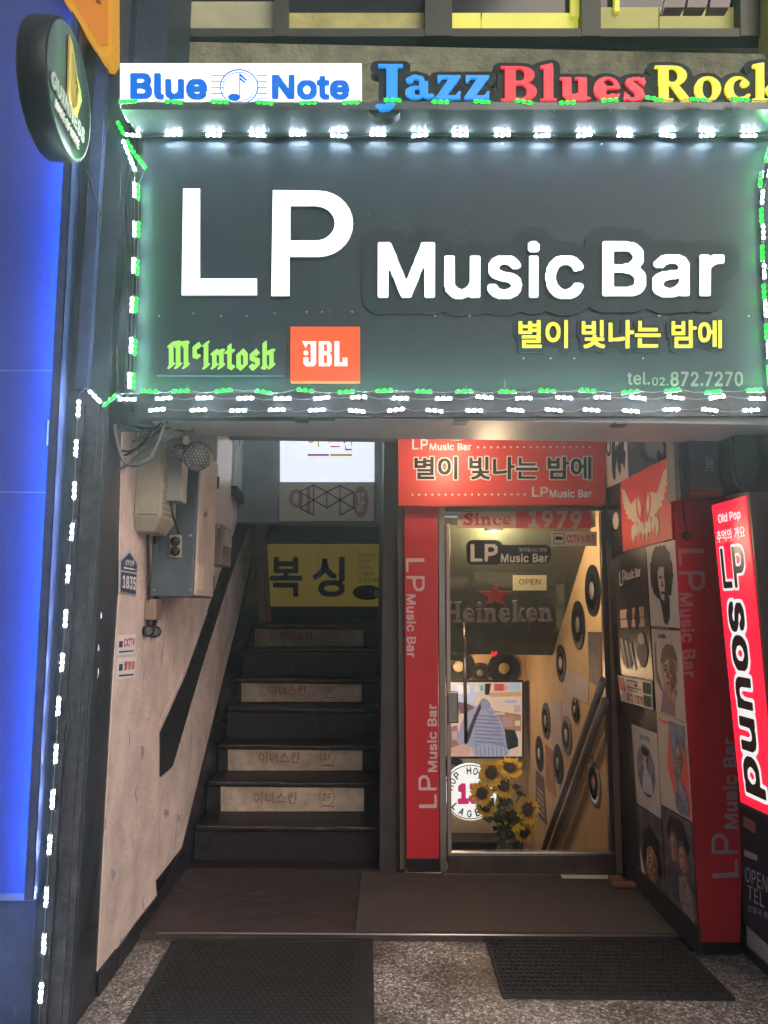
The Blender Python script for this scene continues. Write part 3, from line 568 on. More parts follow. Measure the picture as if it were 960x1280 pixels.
bb = B(); bb.disc(q, .755, .22, .11, .12, .001, .002); bb.build('badge', nv, t); text('badge_lettering', '3층', RQ(P7, 461, 737, 475, 746), whitep, t, 'K', .0, (.0025, .004), 40)
bb = B(); bb.box((-.984, 5.52, P5.p(400, 654).z), (.057, 5.7, 3.0)); bb.build('sign_board_wall', mat('grey_board_wall', (.20, .21, .22), .7, noise=(4, .7, 1.1)), None); tag(bpy.data.objects['sign_board_wall'], 'grey boarded bulkhead behind the signs above the stairs', 'bulkhead')
# ================================================================ the long sign
SP = PY(2.80); LP_ = PY(2.64)
q = Quad(SP, [(180, 172), (1000, 172), (1012, 489), (168, 491)])
t = thing('shop_sign', q.m(.5, 0), 'long dark grey shop sign with large lit white letters above the entrance', 'sign')
bb = B(); bb.slab(q, -.14, 0); bb.build('board', boardm, t)
A, Bq = SP.p(180, 172), SP.p(1000, 172); C_, D_ = LP_.p(151, 137), LP_.p(1010, 137)
bb = B(); up = Vector((0, 0, .03)); back = Vector((0, .12, 0))
bb.add([A + back, Bq + back, D_, C_, A + back + up, Bq + back + up, D_ + up, C_ + up], [(0, 1, 2, 3), (7, 6, 5, 4), (3, 2, 6, 7), (0, 3, 7, 4), (1, 5, 6, 2), (0, 4, 5, 1)])
bb.build('ledge', mat('glossy_ledge', (.06, .075, .085), .25, noise=(8, .8, 1.1), bump=(12, .12)), t)
q2 = [SP.p(168, 492, .005), SP.p(1012, 490, .005), SP.p(1012, 520, .005), SP.p(168, 522, .005)]
bb = B(); bb.add(q2 + [p + Vector((0, .06, 0)) for p in q2], [(0, 3, 2, 1), (4, 5, 6, 7), (0, 1, 5, 4), (1, 2, 6, 5), (2, 3, 7, 6), (3, 0, 4, 7)]); bb.build('bottom_rail', blackp, t)
z = SP.p(480, 521).z; ys = PZ(z - .004).p(480, 548).y; bb = B(); bb.box((-.86, 2.82, z - .004), (1.75, ys, z + .05)); bb.build('soffit', mat('grey_soffit', (.36, .34, .33), .45, noise=(3, .8, 1.1)), t)
for x in (.30, -.3, .9): bb = B(); bb.box((x, 2.80, z - .014), (x + .05, 2.86, z - .005)); bb.build('bracket', blackp, t)
big = mat('lit_letter_white', (.85, .9, .95), .4, emit=1.5, ecol=(.86, .95, 1)); side = mat('letter_return', (.2, .22, .25), .5)
for ch, x0, y0, x1, y1 in (('L', 228, 238, 322, 371), ('P', 339.5, 240, 441.5, 372)):
    if ch == 'L': G_ = [(0, 0), (1, 0), (1, .155), (.245, .155), (.245, 1), (.02, 1)]; loops = [G_]
    else:
        arc = lambda cx, cy, rx, ry, n=14, rev=False: [(cx + rx * math.cos(a), cy + ry * math.sin(a)) for a in [math.pi / 2 - math.pi * i / n for i in range(n + 1)][::-1 if rev else 1]]
        loops = [[(0, 0), (.225, 0), (.225, .365)] + [(.55, .365)] + arc(.58, .68, .42, .315, rev=True) + [(.02, 1)], [(.235, .52), (.235, .845)] + arc(.54, .6825, .235, .1625)]
    bb = B(); shape_b(bb, RQ(SP, x0, y0, x1, y1), loops, 0, .014)
    for i, f in enumerate(bb.f):
        if len(f) == 4: bb.mi[i] = 1
    bb.build('letter', [big, side], t)
hal = mat('sign_letter_backing', (.017, .032, .044), .55, spec=.25)
text('letter', 'Music', RQ(SP, 472, 304, 728, 376), big, t, 'I', .024, (.0095, .018), 90, True, (.15, hal, .001, .0085, 'letter_backing'), side)
text('letter', 'Bar', RQ(SP, 751, 304, 903, 374), big, t, 'I', .024, (.0105, .018), 90, True, (.15, hal, .001, .0095, 'letter_backing'), side)
text('letter', '별이 빛나는 밤에', RQ(SP, 647, 402, 900, 437), mat('lit_yellow', (.9, .85, .05), emit=.95, ecol=(1, .95, .06)), t, 'K', .030, (.0095, .016), 80, True, (.13, hal, .001, .0085, 'letter_backing'), side)
grp = mat('grey_lettering', (.17, .19, .18), .6)
text('phone_lettering', 'tel.', RQ(SP, 784, 465, 812, 481), grp, t, 'I', .015, (.0005, .004)); text('phone_lettering', '02.', RQ(SP, 815, 472, 835, 482), grp, t, 'I', .012, (.0005, .004))
text('phone_lettering', '872.7270', RQ(SP, 838, 465, 928, 483), grp, t, 'I', .022, (.0005, .004))
bb = B(); bb.slab(RQ(SP, 197, 418, 357, 471), .001, .018); bb.build('name_plate', boardm, t)
lg = mat('lit_lime', (.45, .9, .15), emit=.68, ecol=(.42, 1, .13)); text('blackletter', 'McIntosh', RQ(SP, 211, 428, 345, 465), lg, t, 'B', .012, (.0185, .024), 90, True)
q = RQ(SP, 364, 412, 450, 479.5); bb = B(); bb.slab(q, .001, .03); pl_ = bb.build('orange_plate', mat('lit_orange', (.9, .12, .02), emit=.80, ecol=(1, .105, .012)), t)
lw = mat('orange_plate_white', (.9, .9, .9), emit=.9, ecol=(1, .96, .93))
def jb(pts): bb = B(); bb.poly(q, [((x - 464) / 218, (655 - y) / 170) for x, y in pts], .031, .035); bb.build('logo_letter', lw, t)
jb([(521, 532), (545, 532), (545, 600), (538, 609), (512, 609), (505, 600), (505, 582), (521, 582), (521, 597), (528, 597), (528, 540), (521, 540)])
bb = B(); o_ = lambda pts: [((x - 464) / 218, (655 - y) / 170) for x, y in pts]
shape_b(bb, q, [o_([(553, 532), (586, 532), (593, 540), (593, 562), (588, 569), (594, 576), (594, 601), (587, 609), (553, 609)]), o_([(569, 541), (579, 541), (579, 563), (569, 563)]), o_([(569, 575), (579, 575), (579, 600), (569, 600)])], .031, .035); bb.build('logo_letter', lw, t)
jb([(602, 532), (618, 532), (618, 598), (628, 598), (628, 583), (643, 583), (643, 609), (602, 609)])
jb([(501, 532), (523, 532), (512, 553)]); bb = B(); bb.disc(q, (513 - 464) / 218, (655 - 568) / 170, .035, .045, .031, .035, 14); bb.build('logo_dot', lw, t)
for i in range(22):                                        # weep bolts on the board and ledge
    x = 200 + i * 35 + random.uniform(-9, 9); y = random.choice((165, 390, 395, 448 if x > 640 else 392)); b_ = B(); b_.lathe(SP.p(x, y if y > 170 else 180), (0, -1, 0), ((.003, 0), (.003, .003)), 8); b_.build('screw', steel, t)
# white box sign
LP2 = PY(2.66); q = RQ(LP2, 150, 79, 452, 134)
t = thing('light_box', q.m(.5, 0), 'white lit box sign reading Blue Note with a music note', 'sign')
bb = B(); bb.slab(q, -.09, 0); bb.build('box', litw, t)
bluel = mat('lit_blue_print', (.01, .16, .80), .4, emit=.75, ecol=(.0, .19, .87))
text('letter', 'Blue', RQ(LP2, 163, 92, 259, 125), bluel, t, 'I', .038, (.001, .003), 70, True); text('letter', 'Note', RQ(LP2, 340, 94, 437, 125), bluel, t, 'I', .038, (.001, .003), 70, True)
bb = B()
for i, y in enumerate((95, 102.5, 110, 117, 124)):
    bb.slab(RQ(LP2, 264, y - .45, 280, y + .45), .001, .002); bb.slab(RQ(LP2, 321, y - .45, 334, y + .45), .001, .002)
bb.build('staff_lines', bluel, t)
qs = RQ(LP2, 275, 87, 323, 131); R1 = lambda r, n=36: [(.5 + r * math.cos(6.28318 * i / n), .5 + r * math.sin(6.28318 * i / n)) for i in range(n)]
bb = B(); shape_b(bb, qs, [R1(.5), R1(.475)], .001, .003); shape_b(bb, qs, [R1(.42), R1(.41)], .001, .003); bb.build('ring', bluel, t)
bb = B(); bb.poly(qs, [(.505, .2), (.525, .2), (.525, .88), (.505, .88)], .001, .003); bb.disc(qs, .37, .2, .155, .10, .0012, .0035); bb.poly(qs, [(.525, .88), (.70, .70), (.70, .66), (.525, .80)], .001, .003); bb.poly(qs, [(.525, .76), (.66, .64), (.66, .60), (.525, .70)], .001, .003); bb.build('music_note', bluel, t)
# coloured word signs
P3 = PY(2.66); bk = mat('word_sign_backing', (.014, .020, .022), .6, spec=.2)
for w, box, col, lab in (('Jazz', (469, 85, 611, 143), (.0, .32, 1), 'blue lit word sign reading Jazz on a black outline board'), ('Blues', (625, 84, 805, 131), (.95, .012, .04), 'red lit word sign reading Blues on a black outline board'), ('Rock', (816, 83, 975, 131), (.95, .80, .015), 'yellow lit word sign reading Rock on a black outline board')):
    q = RQ(P3, *box); t = thing('word_sign', q.m(.5, 0), lab, 'sign', 'coloured word signs on the ledge')
    m_ = mat('lit_' + w.lower(), col, .4, emit=.88)
    text('letter', w, q, m_, t, 'S', .0, (.012, .022), 80, True, (.17, bk, -.03, .01, 'backing_board'), m_)
# ================================================================ light strings
_mod = {}
def module_meshes(kind):
    if kind not in _mod:
        b1 = B(); b1.box((-.034, -.001, -.007), (.034, .004, .007)); me1 = b1.mesh('light_module', [mat('module_' + kind, (.03, .10, .05) if kind == 'green' else (.10, .11, .12), .5)])
        b2 = B()
        for x in (-.0225, 0, .0225): b2.lathe((x, -.0012, 0), (0, -1, 0), ((.0044, 0), (.004, .0026), (.0023, .004), (.0002, .0045)), 8)
        me2 = b2.mesh('lenses', [LG if kind == 'green' else LW]); _mod[kind] = (me1, me2)
    return _mod[kind]
def light_string(label, mods, kind, wire_extra=(), sag=.005, group=None):
    """mods: list of (point, along, normal)"""
    t = thing('light_string', mods[0][0], label, 'string lights', 'light strings round the sign')
    me1, me2 = module_meshes(kind); pts = []
    if wire_extra and wire_extra[0]: pts += [Vector(p) for p in wire_extra[0]]
    for P, al, n in mods:
        al = al.normalized(); P = P + al * random.uniform(-.006, .006); al = (al + Vector((0, 0, random.uniform(-.09, .09))) * abs(al.x)).normalized(); n = (n - al * n.dot(al)).normalized(); zz = al.cross(-n)
        M = Matrix((al, -n, zz)).transposed().to_4x4(); M.translation = P - LOC[t.name]
        o = bpy.data.objects.new('light_module', me1); COL.objects.link(o); o.parent = t; o.matrix_local = M
        l = bpy.data.objects.new('lenses', me2); COL.objects.link(l); l.parent = o
        c = P - n * .0
        if pts: pts.append((pts[-1] + c - al * .034) / 2 + Vector((0, 0, -sag * random.uniform(.5, 1.6))))
        pts += [c - al * .034 + n * .002, c + al * .034 + n * .002]
    if len(wire_extra) > 1: pts += [Vector(p) for p in wire_extra[1]]
    b_ = B(); b_.tube(pts, .0012, 5); b_.build('wire', wirew, t); return t
FR = Vector((0, -1, 0)); AX = Vector((1, 0, 0))
j = lambda a: random.uniform(-a, a)
row = lambda pl, xs, y, h=.004, n=FR, tilt=.0: [(pl.p(x, y + j(1), h), AX + Vector((0, 0, j(.08))), n) for x in xs]
XS = [168, 218, 270, 322, 372, 424, 473, 525, 576, 627, 678, 728, 779, 830, 882, 933, 984]
light_string('white light string along the top of the dark board, under the ledge', row(SP, XS, 173, .022, n=Vector((0, -.82, -.57))), 'white')
GX = [164, 222, 276, 331, 385, 439, 492, 548, 600, 652, 706, 758, 815, 869, 923, 976]
gy = [133.5, 134, 134, 135, 135, 134.5, 132, 134, 134, 134, 135, 132, 130, 131, 131, 131]
light_string('green light string along the front edge of the ledge, under the word signs', [(LP_.p(x, y, .03), AX + Vector((0, 0, j(.08))), FR) for x, y in zip(GX, gy)], 'green')
def along(pl, P, h, n=FR, off=(0, 0)):
    out = []
    for i, (x, y) in enumerate(P):
        a = P[max(i - 1, 0)]; c = P[min(i + 1, len(P) - 1)]
        out.append((pl.p(x + off[0], y + off[1], h), pl.p(*c) - pl.p(*a), n))
    return out
GL = [(153, 164), (165, 188), (177, 205), (175, 243), (175, 291), (174, 337), (172, 385), (171, 435), (169, 480)]
light_string('green light string down the left end of the dark board', [(m_[0], m_[1], m_[2]) for m_ in along(PY(2.74), GL[:3], .02)] + along(SP, GL[3:], .025, n=Vector((.7, -.7, 0))), 'green')
light_string('white light string down the left end of the dark board, beside the green one', along(PY(2.74), [(163, 183), (171, 203)], .03, off=(-3, 6)) + along(SP, GL[3:], .020, n=Vector((.4, -.9, 0)), off=(-5, -1)), 'white')
GR = [(956, 196), (947, 229), (948, 273), (949, 319), (951, 368), (954, 418), (957, 470)]
light_string('green light string down the right end of the dark board', along(SP, GR, .025, n=Vector((-.7, -.7, 0))), 'green')
light_string('white light string down the right end of the dark board, beside the green one', along(SP, [(x, y + 20) for x, y in GR], .012, off=(4, 0)), 'white')
light_string('green light string along the bottom of the dark board', row(SP, [188, 230, 281, 330, 383, 434, 482, 530, 580, 631, 683, 732, 783, 835, 886, 939], 492, .03, n=Vector((0, -.8, .6))), 'green')
light_string('upper white light string along the bottom of the dark board', row(SP, [206, 257, 309, 353, 404, 450, 500, 553, 605, 655, 703, 750, 796, 843, 892, 942], 499, .018), 'white')
light_string('lower white light string along the bottom rail of the sign', row(SP, [199, 248, 300, 348, 397, 446, 495, 544, 593, 642, 691, 739, 787, 838, 885, 936], 514, .012), 'white')
light_string('short slanting run of white lights at the lower left corner of the sign', [(PY(2.745).p(119, 496, .0), PY(2.745).p(127, 505) - PY(2.745).p(112, 489), FR), (PY(2.745).p(159, 499, .0), AX, FR)], 'white')
light_string('short slanting run of green lights at the lower left corner of the sign', [(PY(2.745).p(140, 500, .01), PY(2.745).p(148, 494) - PY(2.745).p(134, 506), FR)], 'green', wire_extra=([PY(2.745).p(128, 507)], [PY(2.745).p(160, 492), PY(2.745).p(175, 492)]))
HP = PY(2.72); HG = [(98, 511), (95, 562), (93, 612), (90, 664), (85, 718), (82, 772), (78, 826), (73, 883), (70, 940), (66, 998), (62, 1056), (58, 1119), (55, 1180), (51, 1243), (47, 1305)]
light_string('white light string hanging down the navy pillar from the sign corner', along(HP, HG, .0), 'white', ([PY(2.745).p(113, 491), PY(2.745).p(107, 485), PY(2.745).p(99, 493)],))
# ================================================================ round projecting sign, top left
c = PX(-.985, 1).p(88, 115); t = thing('round_sign', c + Vector((0, 0, -.3)), 'round black beer sign with golden harp projecting from the wall, top left', 'sign')
ax = Vector((1, .05, .0)).normalized(); r = .208
bb = B(); bb.lathe(c, ax, ((r * .96, -.09), (r, -.08), (r, -.008), (r * .97, 0), (r * .94, 0), (r * .93, -.006), (.001, -.006)), 48); bb.build('drum', mat('black_gloss', (.012, .016, .022), .45, spec=.3), t)
u = ax.cross(Vector((0, 0, 1))).normalized(); u = u if u.y > 0 else -u; w = Vector((0, 0, 1))
qq = Quad.__new__(Quad); qq.n = ax; qq.c = [c + u * a * r + w * d * r for a, d in ((-1, 1), (1, 1), (1, -1), (-1, -1))]
gold = mat('gold_print', (.62, .42, .12), .35, .3); bb = B()
shape_b(bb, qq, [[(.40, .90), (.47, .88), (.60, .72), (.70, .66), (.74, .60), (.66, .40), (.56, .36), (.46, .42), (.44, .6)], [(.46, .82), (.66, .63), (.64, .48), (.56, .41), (.50, .46), (.48, .6)]], -.004, .002); bb.build('harp', gold, t)
for i in range(5): bb = B(); bb.poly(qq, [(.49 + i * .028, .46 - i * .006), (.497 + i * .028, .46 - i * .006), (.497 + i * .028, .80 - i * .04), (.49 + i * .028, .80 - i * .04)], -.004, .001); bb.build('harp_string', gold, t)
text('lettering', 'GUINNESS', SQ(qq, .14, .30, .86, .42), mat('dull_white_print', (.42, .42, .40)), t, 'S' if 0 else 'I', .04, (-.004, .001)); text('small_lettering', 'MADE OF MORE', SQ(qq, .24, .19, .76, .26), whitep, t, 'I', .02, (-.004, .001))
bb = B(); bb.tube([c + Vector((.02, .12, -.2)), c + Vector((.03, .24, -.28)), c + Vector((-.04, .42, -.24))], .004); bb.build('arm', blackp, t)
t = thing('projecting_sign', PY(2.72).p(120, 70), 'orange yellow lightbox sign with rounded corner hanging at the top left', 'sign')
q = Quad(PY(2.70), [(66, -60), (140, -60), (142, 78), (100, 40)]); og = mat('lit_amber', (.85, .42, .03), .4, emit=.55, ecol=(.95, .42, .03))
bb = B(); bb.poly(Quad(PY(2.70), [(60, -60), (160, -60), (160, 80), (60, 80)]), [(.03, 1), (.80, 1), (.80, .12), (.74, .05), (.66, .06), (.52, .22), (.33, .44), (.16, .62)], -.10, 0); bb.build('face', og, t)
bb = B(); bb.poly(Quad(PY(2.70), [(60, -60), (160, -60), (160, 80), (60, 80)]), [(.18, 1), (.76, 1), (.76, .16), (.66, .16), (.42, .45), (.26, .64)], .001, .012); bb.build('inner_face', mat('lit_orange_face', (.85, .30, .02), .4, emit=.5, ecol=(.95, .30, .02)), t)
bb = B(); bb.poly(Quad(PY(2.70), [(60, -60), (160, -60), (160, 80), (60, 80)]), [(.62, .52), (.68, .5), (.66, .60), (.72, .74), (.66, .8), (.6, .7)], .013, .018); bb.build('print_mark', mat('brown_print', (.25, .08, .02)), t)
# ================================================================ red signs round the door
t = thing('door_banner', PY(4.1).p(628, 631), 'red banner with black Korean lettering above the glass door', 'sign')
P4 = PY(4.17); q = Quad(P4, [(498, 520), (757, 520), (757, 631), (498, 632)]); bb = B(); bb.slab(q, -.06, 0); bb.build('panel', redd, t)
text('lettering', 'LP', RQ(P4, 515, 549, 535, 562), whitep, t, 'I', .02, (.0015, .003)); text('lettering', 'Music Bar', RQ(P4, 537, 554, 589, 563), whitep, t, 'I', .03, (.0015, .003))
text('lettering', 'LP', RQ(P4, 665, 608.5, 685, 621), whitep, t, 'I', .02, (.0015, .003)); text('lettering', 'Music Bar', RQ(P4, 687, 612, 740, 622), whitep, t, 'I', .03, (.0015, .003))
text('korean_letter', '별이 빛나는 밤에', RQ(P4, 518, 571, 739, 599.5), blackk, t, 'K', .028, (.003, .004), 70, True, (.045, whitep, .001, .002, 'letter_outline'))
bb = B()
for i in range(18): bb.disc(q, .383 + i * .0318, .645, .0055, .0125, .001, .003, 8)
for i in range(18): bb.disc(q, .068 + i * .0318, .118, .0055, .0125, .001, .003, 8)
tag(bb.build('dotted_lines', whitep, t), None, None)
t = thing('red_side_panel', PY(4.15).p(528, 1085), 'narrow red panel left of the glass door with white vertical lettering', 'sign')
P5b = PY(4.25); q = Quad(P5b, [(505.5, 633), (547, 633), (549, 1073), (508.5, 1073)]); bb = B(); bb.slab(q, -.04, 0); bb.build('panel', redp, t)
bb = B(); bb.slab(Quad(P5b, [(508.5, 1073), (549, 1073), (549.5, 1090), (509, 1090)]), -.04, .002); bb.build('base', blackp, t)
text('lettering', 'LP', cw(P5b, 507.5, 698, 530.5, 739, .5), pinkp, t, 'I', .01, (.001, .002)); text('lettering', 'Music Bar', cw(P5b, 508, 743, 520, 822, .5), pinkp, t, 'I', .03, (.001, .002))
text('lettering', 'LP', ccw(P5b, 523, 969, 545.5, 1010, .5), pinkp, t, 'I', .01, (.001, .002)); text('lettering', 'Music Bar', ccw(P5b, 534, 880, 546, 965, .5), pinkp, t, 'I', .03, (.001, .002))
bb = B(); bb.slab(Quad(PY(4.29), [(497, 634), (505, 634), (508, 1086), (500, 1086)]), -.03, .01); tag(bb.build('wooden_trim', mat('brown_trim', (.10, .07, .06), .5, noise=(10, .6, 1.3, (1, 1, .1)))), 'thin brown trim strip between the dark partition and the red panel', 'trim')
t = thing('red_side_panel', PY(3.36).p(900, 1200), 'tall red panel right of the entrance with faint white vertical lettering', 'sign')
P6 = PY(3.395); q = Quad(P6, [(840, 600), (936, 600), (925, 1178), (875, 1178)]); bb = B(); bb.slab(q, -.03, 0); bb.build('panel', redp, t)
bb = B(); bb.slab(Quad(P6, [(875, 1178), (925, 1178), (925, 1193), (878, 1193)]), -.03, .002); bb.build('base', blackp, t)
pp = mat('dull_pink_print', (.55, .30, .32), .6)
text('lettering', 'LP', Quad(P6, [(880, 686), (881, 738), (849, 738), (847.5, 686)]), pp, t, 'I', .01, (.001, .002)); text('lettering', 'Music Bar', Quad(P6, [(866, 741), (871, 846), (853, 848), (849, 741)]), pp, t, 'I', .03, (.001, .002))
gp_ = mat('grey_pink_print', (.36, .27, .30), .6)
text('lettering', 'LP', Quad(P6, [(890, 1098), (889, 1042), (921, 1042), (923, 1096)]), gp_, t, 'I', .01, (.001, .002)); text('lettering', 'Music Bar', Quad(P6, [(905, 1036), (903, 922), (920, 922), (922, 1036)]), gp_, t, 'I', .03, (.001, .002))
# ================================================================ lit sign, far right
PS = PX(1.44, -1); q = Quad(PS, [(890, 632), (932, 620), (961, 960), (925, 1001)]); q = Quad(PS, [(890, 632), (932, 620), (970, 1023), (926, 1002)])
t = thing('light_box', q.m(.5, 0), 'glowing red lightbox sign with outlined black lettering beside the red panel', 'sign')
bb = B(); bb.slab(q, -.09, -.004, -.07, -.012, 1.07, 1.012); bb.build('case', mat('sign_case', (.05, .03, .03), .4), t)
bb = B(); bb.slab(q, -.004, 0); bb.build('face', mat('lit_red', (.95, .01, .03), .35, emit=2.0, ecol=(1, .008, .03)), t)
wl = mat('lit_text_white', (.9, .9, .9), emit=.95); dk = mat('lit_sign_black', (.02, .01, .01), .3)
text('lettering', 'Old Pop', SQ(q, .16, .922, .82, .962), wl, t, 'I', .02, (.0006, .0015)); text('lettering', '추억의 가요', SQ(q, .06, .862, .90, .905), wl, t, 'K', .02, (.0006, .0015))
text('letter', 'LP', SQ(q, .13, .70, .80, .84), dk, t, 'I', .02, (.0016, .0024), 64, True, (.035, wl, .0006, .0014, 'letter_outline'))
qv = Quad.__new__(Quad); qv.n = q.n; qv.c = [q.m(.80, .655), q.m(.80, .04), q.m(.20, .04), q.m(.20, .655)]
text('letter', 'sound', qv, dk, t, 'I', .030, (.0016, .0024), 64, True, (.04, wl, .0006, .0014, 'letter_outline'))
# side wall to the right of it
t = thing('side_hoarding', (1.62, 3.0, 0), 'dark poster wall at the right edge with opening hours lettering, grey plaster below', 'wall')
PR = Plane((1.58, 0, 0), (-1, 0, 0)); bb = B(); bb.box((1.581, 2.3, 0), (1.9, 3.39, 2.28)); bb.build('plaster', mat('grey_plaster', (.36, .31, .29), .9, noise=(6, .6, 1.1), bump=(40, .4)), t)
q = Quad(PR, [(921, 640), (1010, 600), (1010, 1225), (921, 1145)]); bb = B(); bb.slab(q, .0, .004); bb.build('poster', mat('dark_poster', (.025, .022, .035), .4, noise=(4, .5, 1.6)), t)
gl = mat('poster_lettering', (.33, .31, .33), .6)
text('lettering', 'OPEN P', Quad(PR, [(933, 1083), (972, 1101), (972, 1122), (933, 1101)]), gl, t, 'I', .0, (.0045, .0055)); text('lettering', 'TEL : 02', Quad(PR, [(936, 1106), (985, 1130), (985, 1150), (936, 1124)]), gl, t, 'I', .0, (.0045, .0055)); text('small_lettering', '신청곡 환영', Quad(PR, [(936, 1130), (968, 1144), (968, 1153), (936, 1138)]), gl, t, 'K', .0, (.0045, .0055), 30)
bb = B(); bb.slab(Quad(PR, [(931, 1020), (946, 1028), (946, 1042), (931, 1033)]), .0045, .006); bb.build('picture', mat('dull_orange', (.35, .12, .08), .6), t); bb = B(); bb.slab(Quad(PR, [(932, 1062), (948, 1069), (948, 1076), (932, 1070)]), .0045, .006); bb.build('picture', mat('dull_cream', (.4, .3, .25), .6), t)
q = Quad(PR, [(921, 1170), (1010, 1250), (1010, 1290), (921, 1200)]); bb = B(); bb.slab(q, .001, .01); bb.build('skirting', blackp, t)
# ================================================================ posters on the right reveal
def poster(label, px, m_, h=.003, base=0): 
    q = Quad(RW, px); t = thing('poster', q.m(.5, 0), label, 'poster', 'posters on the right-hand side wall'); bb = B(); bb.slab(q, .001 + base, h + base); bb.build('sheet', m_, t); return t, q
def art(t, q, name, pts, m_, h): bb = B(); bb.poly(q, pts, h - .0005, h); return bb.build(name, m_, t)
def blob(n, cx, cy, rx, ry, rag=.0, seed=1):
    rr = random.Random(seed); return [(cx + rx * (1 + rr.uniform(-rag, rag)) * math.cos(6.28318 * i / n), cy + ry * (1 + rr.uniform(-rag, rag)) * math.sin(6.28318 * i / n)) for i in range(n)]
greyw = mat('grey_white_paper', (.50, .45, .42), .5, noise=(8, .8, 1.1), specks=(60, .10, (.2, .17, .15))); ink = mat('ink_black', (.015, .013, .015), .4); skin = mat('skin_print', (.40, .20, .14), .45, noise=(22, .25, 1.5)); tan = mat('tan_print', (.48, .38, .30), .5)
def chaikin(P, n=2):
    for _ in range(n): P = [r for a, c in zip(P, P[1:] + P[:1]) for r in ((a[0] * .75 + c[0] * .25, a[1] * .75 + c[1] * .25), (a[0] * .25 + c[0] * .75, a[1] * .25 + c[1] * .75))]
    return P
def features(t, q, cx, cy, rx, ry, h, light, turn=0):     # shadow side, brows, eyes, nose, mouth and chin of a printed face
    f = lambda P: [(cx + (x + turn * (1 - x * x)) * rx, cy + y * ry) for x, y in P]; dk_ = mat('face_shadow_print', (.07, .035, .03)); mid_ = mat('face_mid_print', tuple(c * .5 for c in (.40, .20, .14)))
    art(t, q, 'shading', chaikin(f([(.25, .9), (.8, .6), (.95, .0), (.7, -.6), (.2, -.98), (.35, -.4), (.2, .1), (.45, .4)])), mid_, h)
    for sx in (-.42, .36):
        art(t, q, 'brow', f([(sx - .26, .30), (sx, .40), (sx + .26, .30), (sx, .33)]), dk_, h + .0006); art(t, q, 'eye', chaikin(f([(sx - .2, .14), (sx, .22), (sx + .2, .14), (sx, .07)]), 1), ink, h + .0006)
        art(t, q, 'cheek', chaikin(f([(sx - .16, -.08), (sx, .0), (sx + .16, -.10), (sx, -.22)]), 1), light, h + .0006)
    art(t, q, 'nose', chaikin(f([(-.02, .2), (.10, -.18), (.2, -.26), (-.12, -.28), (-.06, -.1)]), 1), dk_, h + .0007); art(t, q, 'mouth', chaikin(f([(-.3, -.50), (0, -.44), (.32, -.50), (0, -.60)]), 1), mat('mouth_print', (.16, .03, .03)), h + .0007)
    art(t, q, 'highlight', chaikin(f([(-.5, .45), (-.1, .7), (.2, .62), (-.1, .48)]), 1), light, h + .0005)
lite = mat('light_skin_print', (.58, .38, .30), .5)
t, q = poster('white poster with black drawn figures beside the red banner', [(756, 540), (784, 540), (786, 598), (759, 610)], mat('ivory_paper', (.62, .55, .47), .5))
for k, (cx, cy, rx, ry) in enumerate(((.42, .55, .10, .40), (.66, .5, .12, .36), (.82, .55, .09, .34))): art(t, q, 'figure', blob(14, cx, cy, rx, ry, .45, k), ink, .004 + k * .0006)
bb = B(); shape_b(bb, q, [blob(18, .18, .72, .13, .17), blob(18, .18, .72, .08, .10)], .0035, .004); bb.build('ring', ink, t)
t, q = poster('glossy dark poster of a round black record', [(759, 612), (778, 602), (782, 690), (765, 700)], mat('gloss_black', (.015, .014, .015), .12)); bb = B(); bb.disc(q, .45, .52, .52, .42, .0035, .004, 28); bb.build('record', mat('record_black', (.008, .008, .008), .25), t); bb = B(); bb.disc(q, .5, .5, .20, .12, .0045, .005, 20); bb.build('record_label', tan, t)
t, q = poster('red poster with pale winged band emblem', [(777, 602.5), (839, 571), (842.5, 673.5), (781, 689.5)], mat('red_poster', (.60, .055, .045), .4), .006, .003); pale = mat('pale_cream_print', (.60, .47, .36), .5)
def wing(sx):
    f = lambda x: .5 + sx * x; return [(f(a), d) for a, d in ((.05, .52), (.10, .70), (.18, .66), (.27, .62), (.40, .86), (.48, .90), (.455, .82), (.47, .78), (.44, .74), (.455, .68), (.42, .66), (.43, .60), (.39, .58), (.40, .52), (.35, .50), (.35, .44), (.28, .42), (.24, .37), (.12, .34), (.05, .36))]
art(t, q, 'wing', wing(-1), pale, .0100); art(t, q, 'wing', wing(1), pale, .0100)
bb = B(); shape_b(bb, q, [blob(26, .5, .56, .15, .26), blob(26, .5, .56, .125, .22)], .0101, .0108); bb.build('ring', mat('red_poster', (0, 0, 0)), t)
art(t, q, 'letter_body', [(.42, .34), (.5, .82), (.58, .34), (.54, .34), (.5, .60), (.46, .34)], mat('red_poster', (0, 0, 0)), .0116)
for k, x in enumerate((.26, .33, .40, .47, .54, .61, .68, .75)): art(t, q, 'scroll', blob(12, x, .27 + .05 * math.sin(k * 1.3) - .02 * abs(k - 3.5), .036, .12, .35, k + 5), pale, .0112 + .0005 * (k % 2))
t, q = poster('pale poster of a dark afro haired head', [(808.5, 683.5), (844, 674.5), (850.5, 785), (814.5, 782)], greyw)
art(t, q, 'hair', blob(46, .5, .64, .40, .34, .07, 3), ink, .0040); art(t, q, 'neck', [(.40, .35), (.74, .35), (.70, .10), (.60, .02), (.50, .05)], ink, .0045); art(t, q, 'face', [(.38, .66), (.46, .72), (.62, .70), (.68, .56), (.66, .42), (.56, .30), (.46, .34), (.38, .50)], mat('pale_face_print', (.42, .37, .34), .5), .0052)
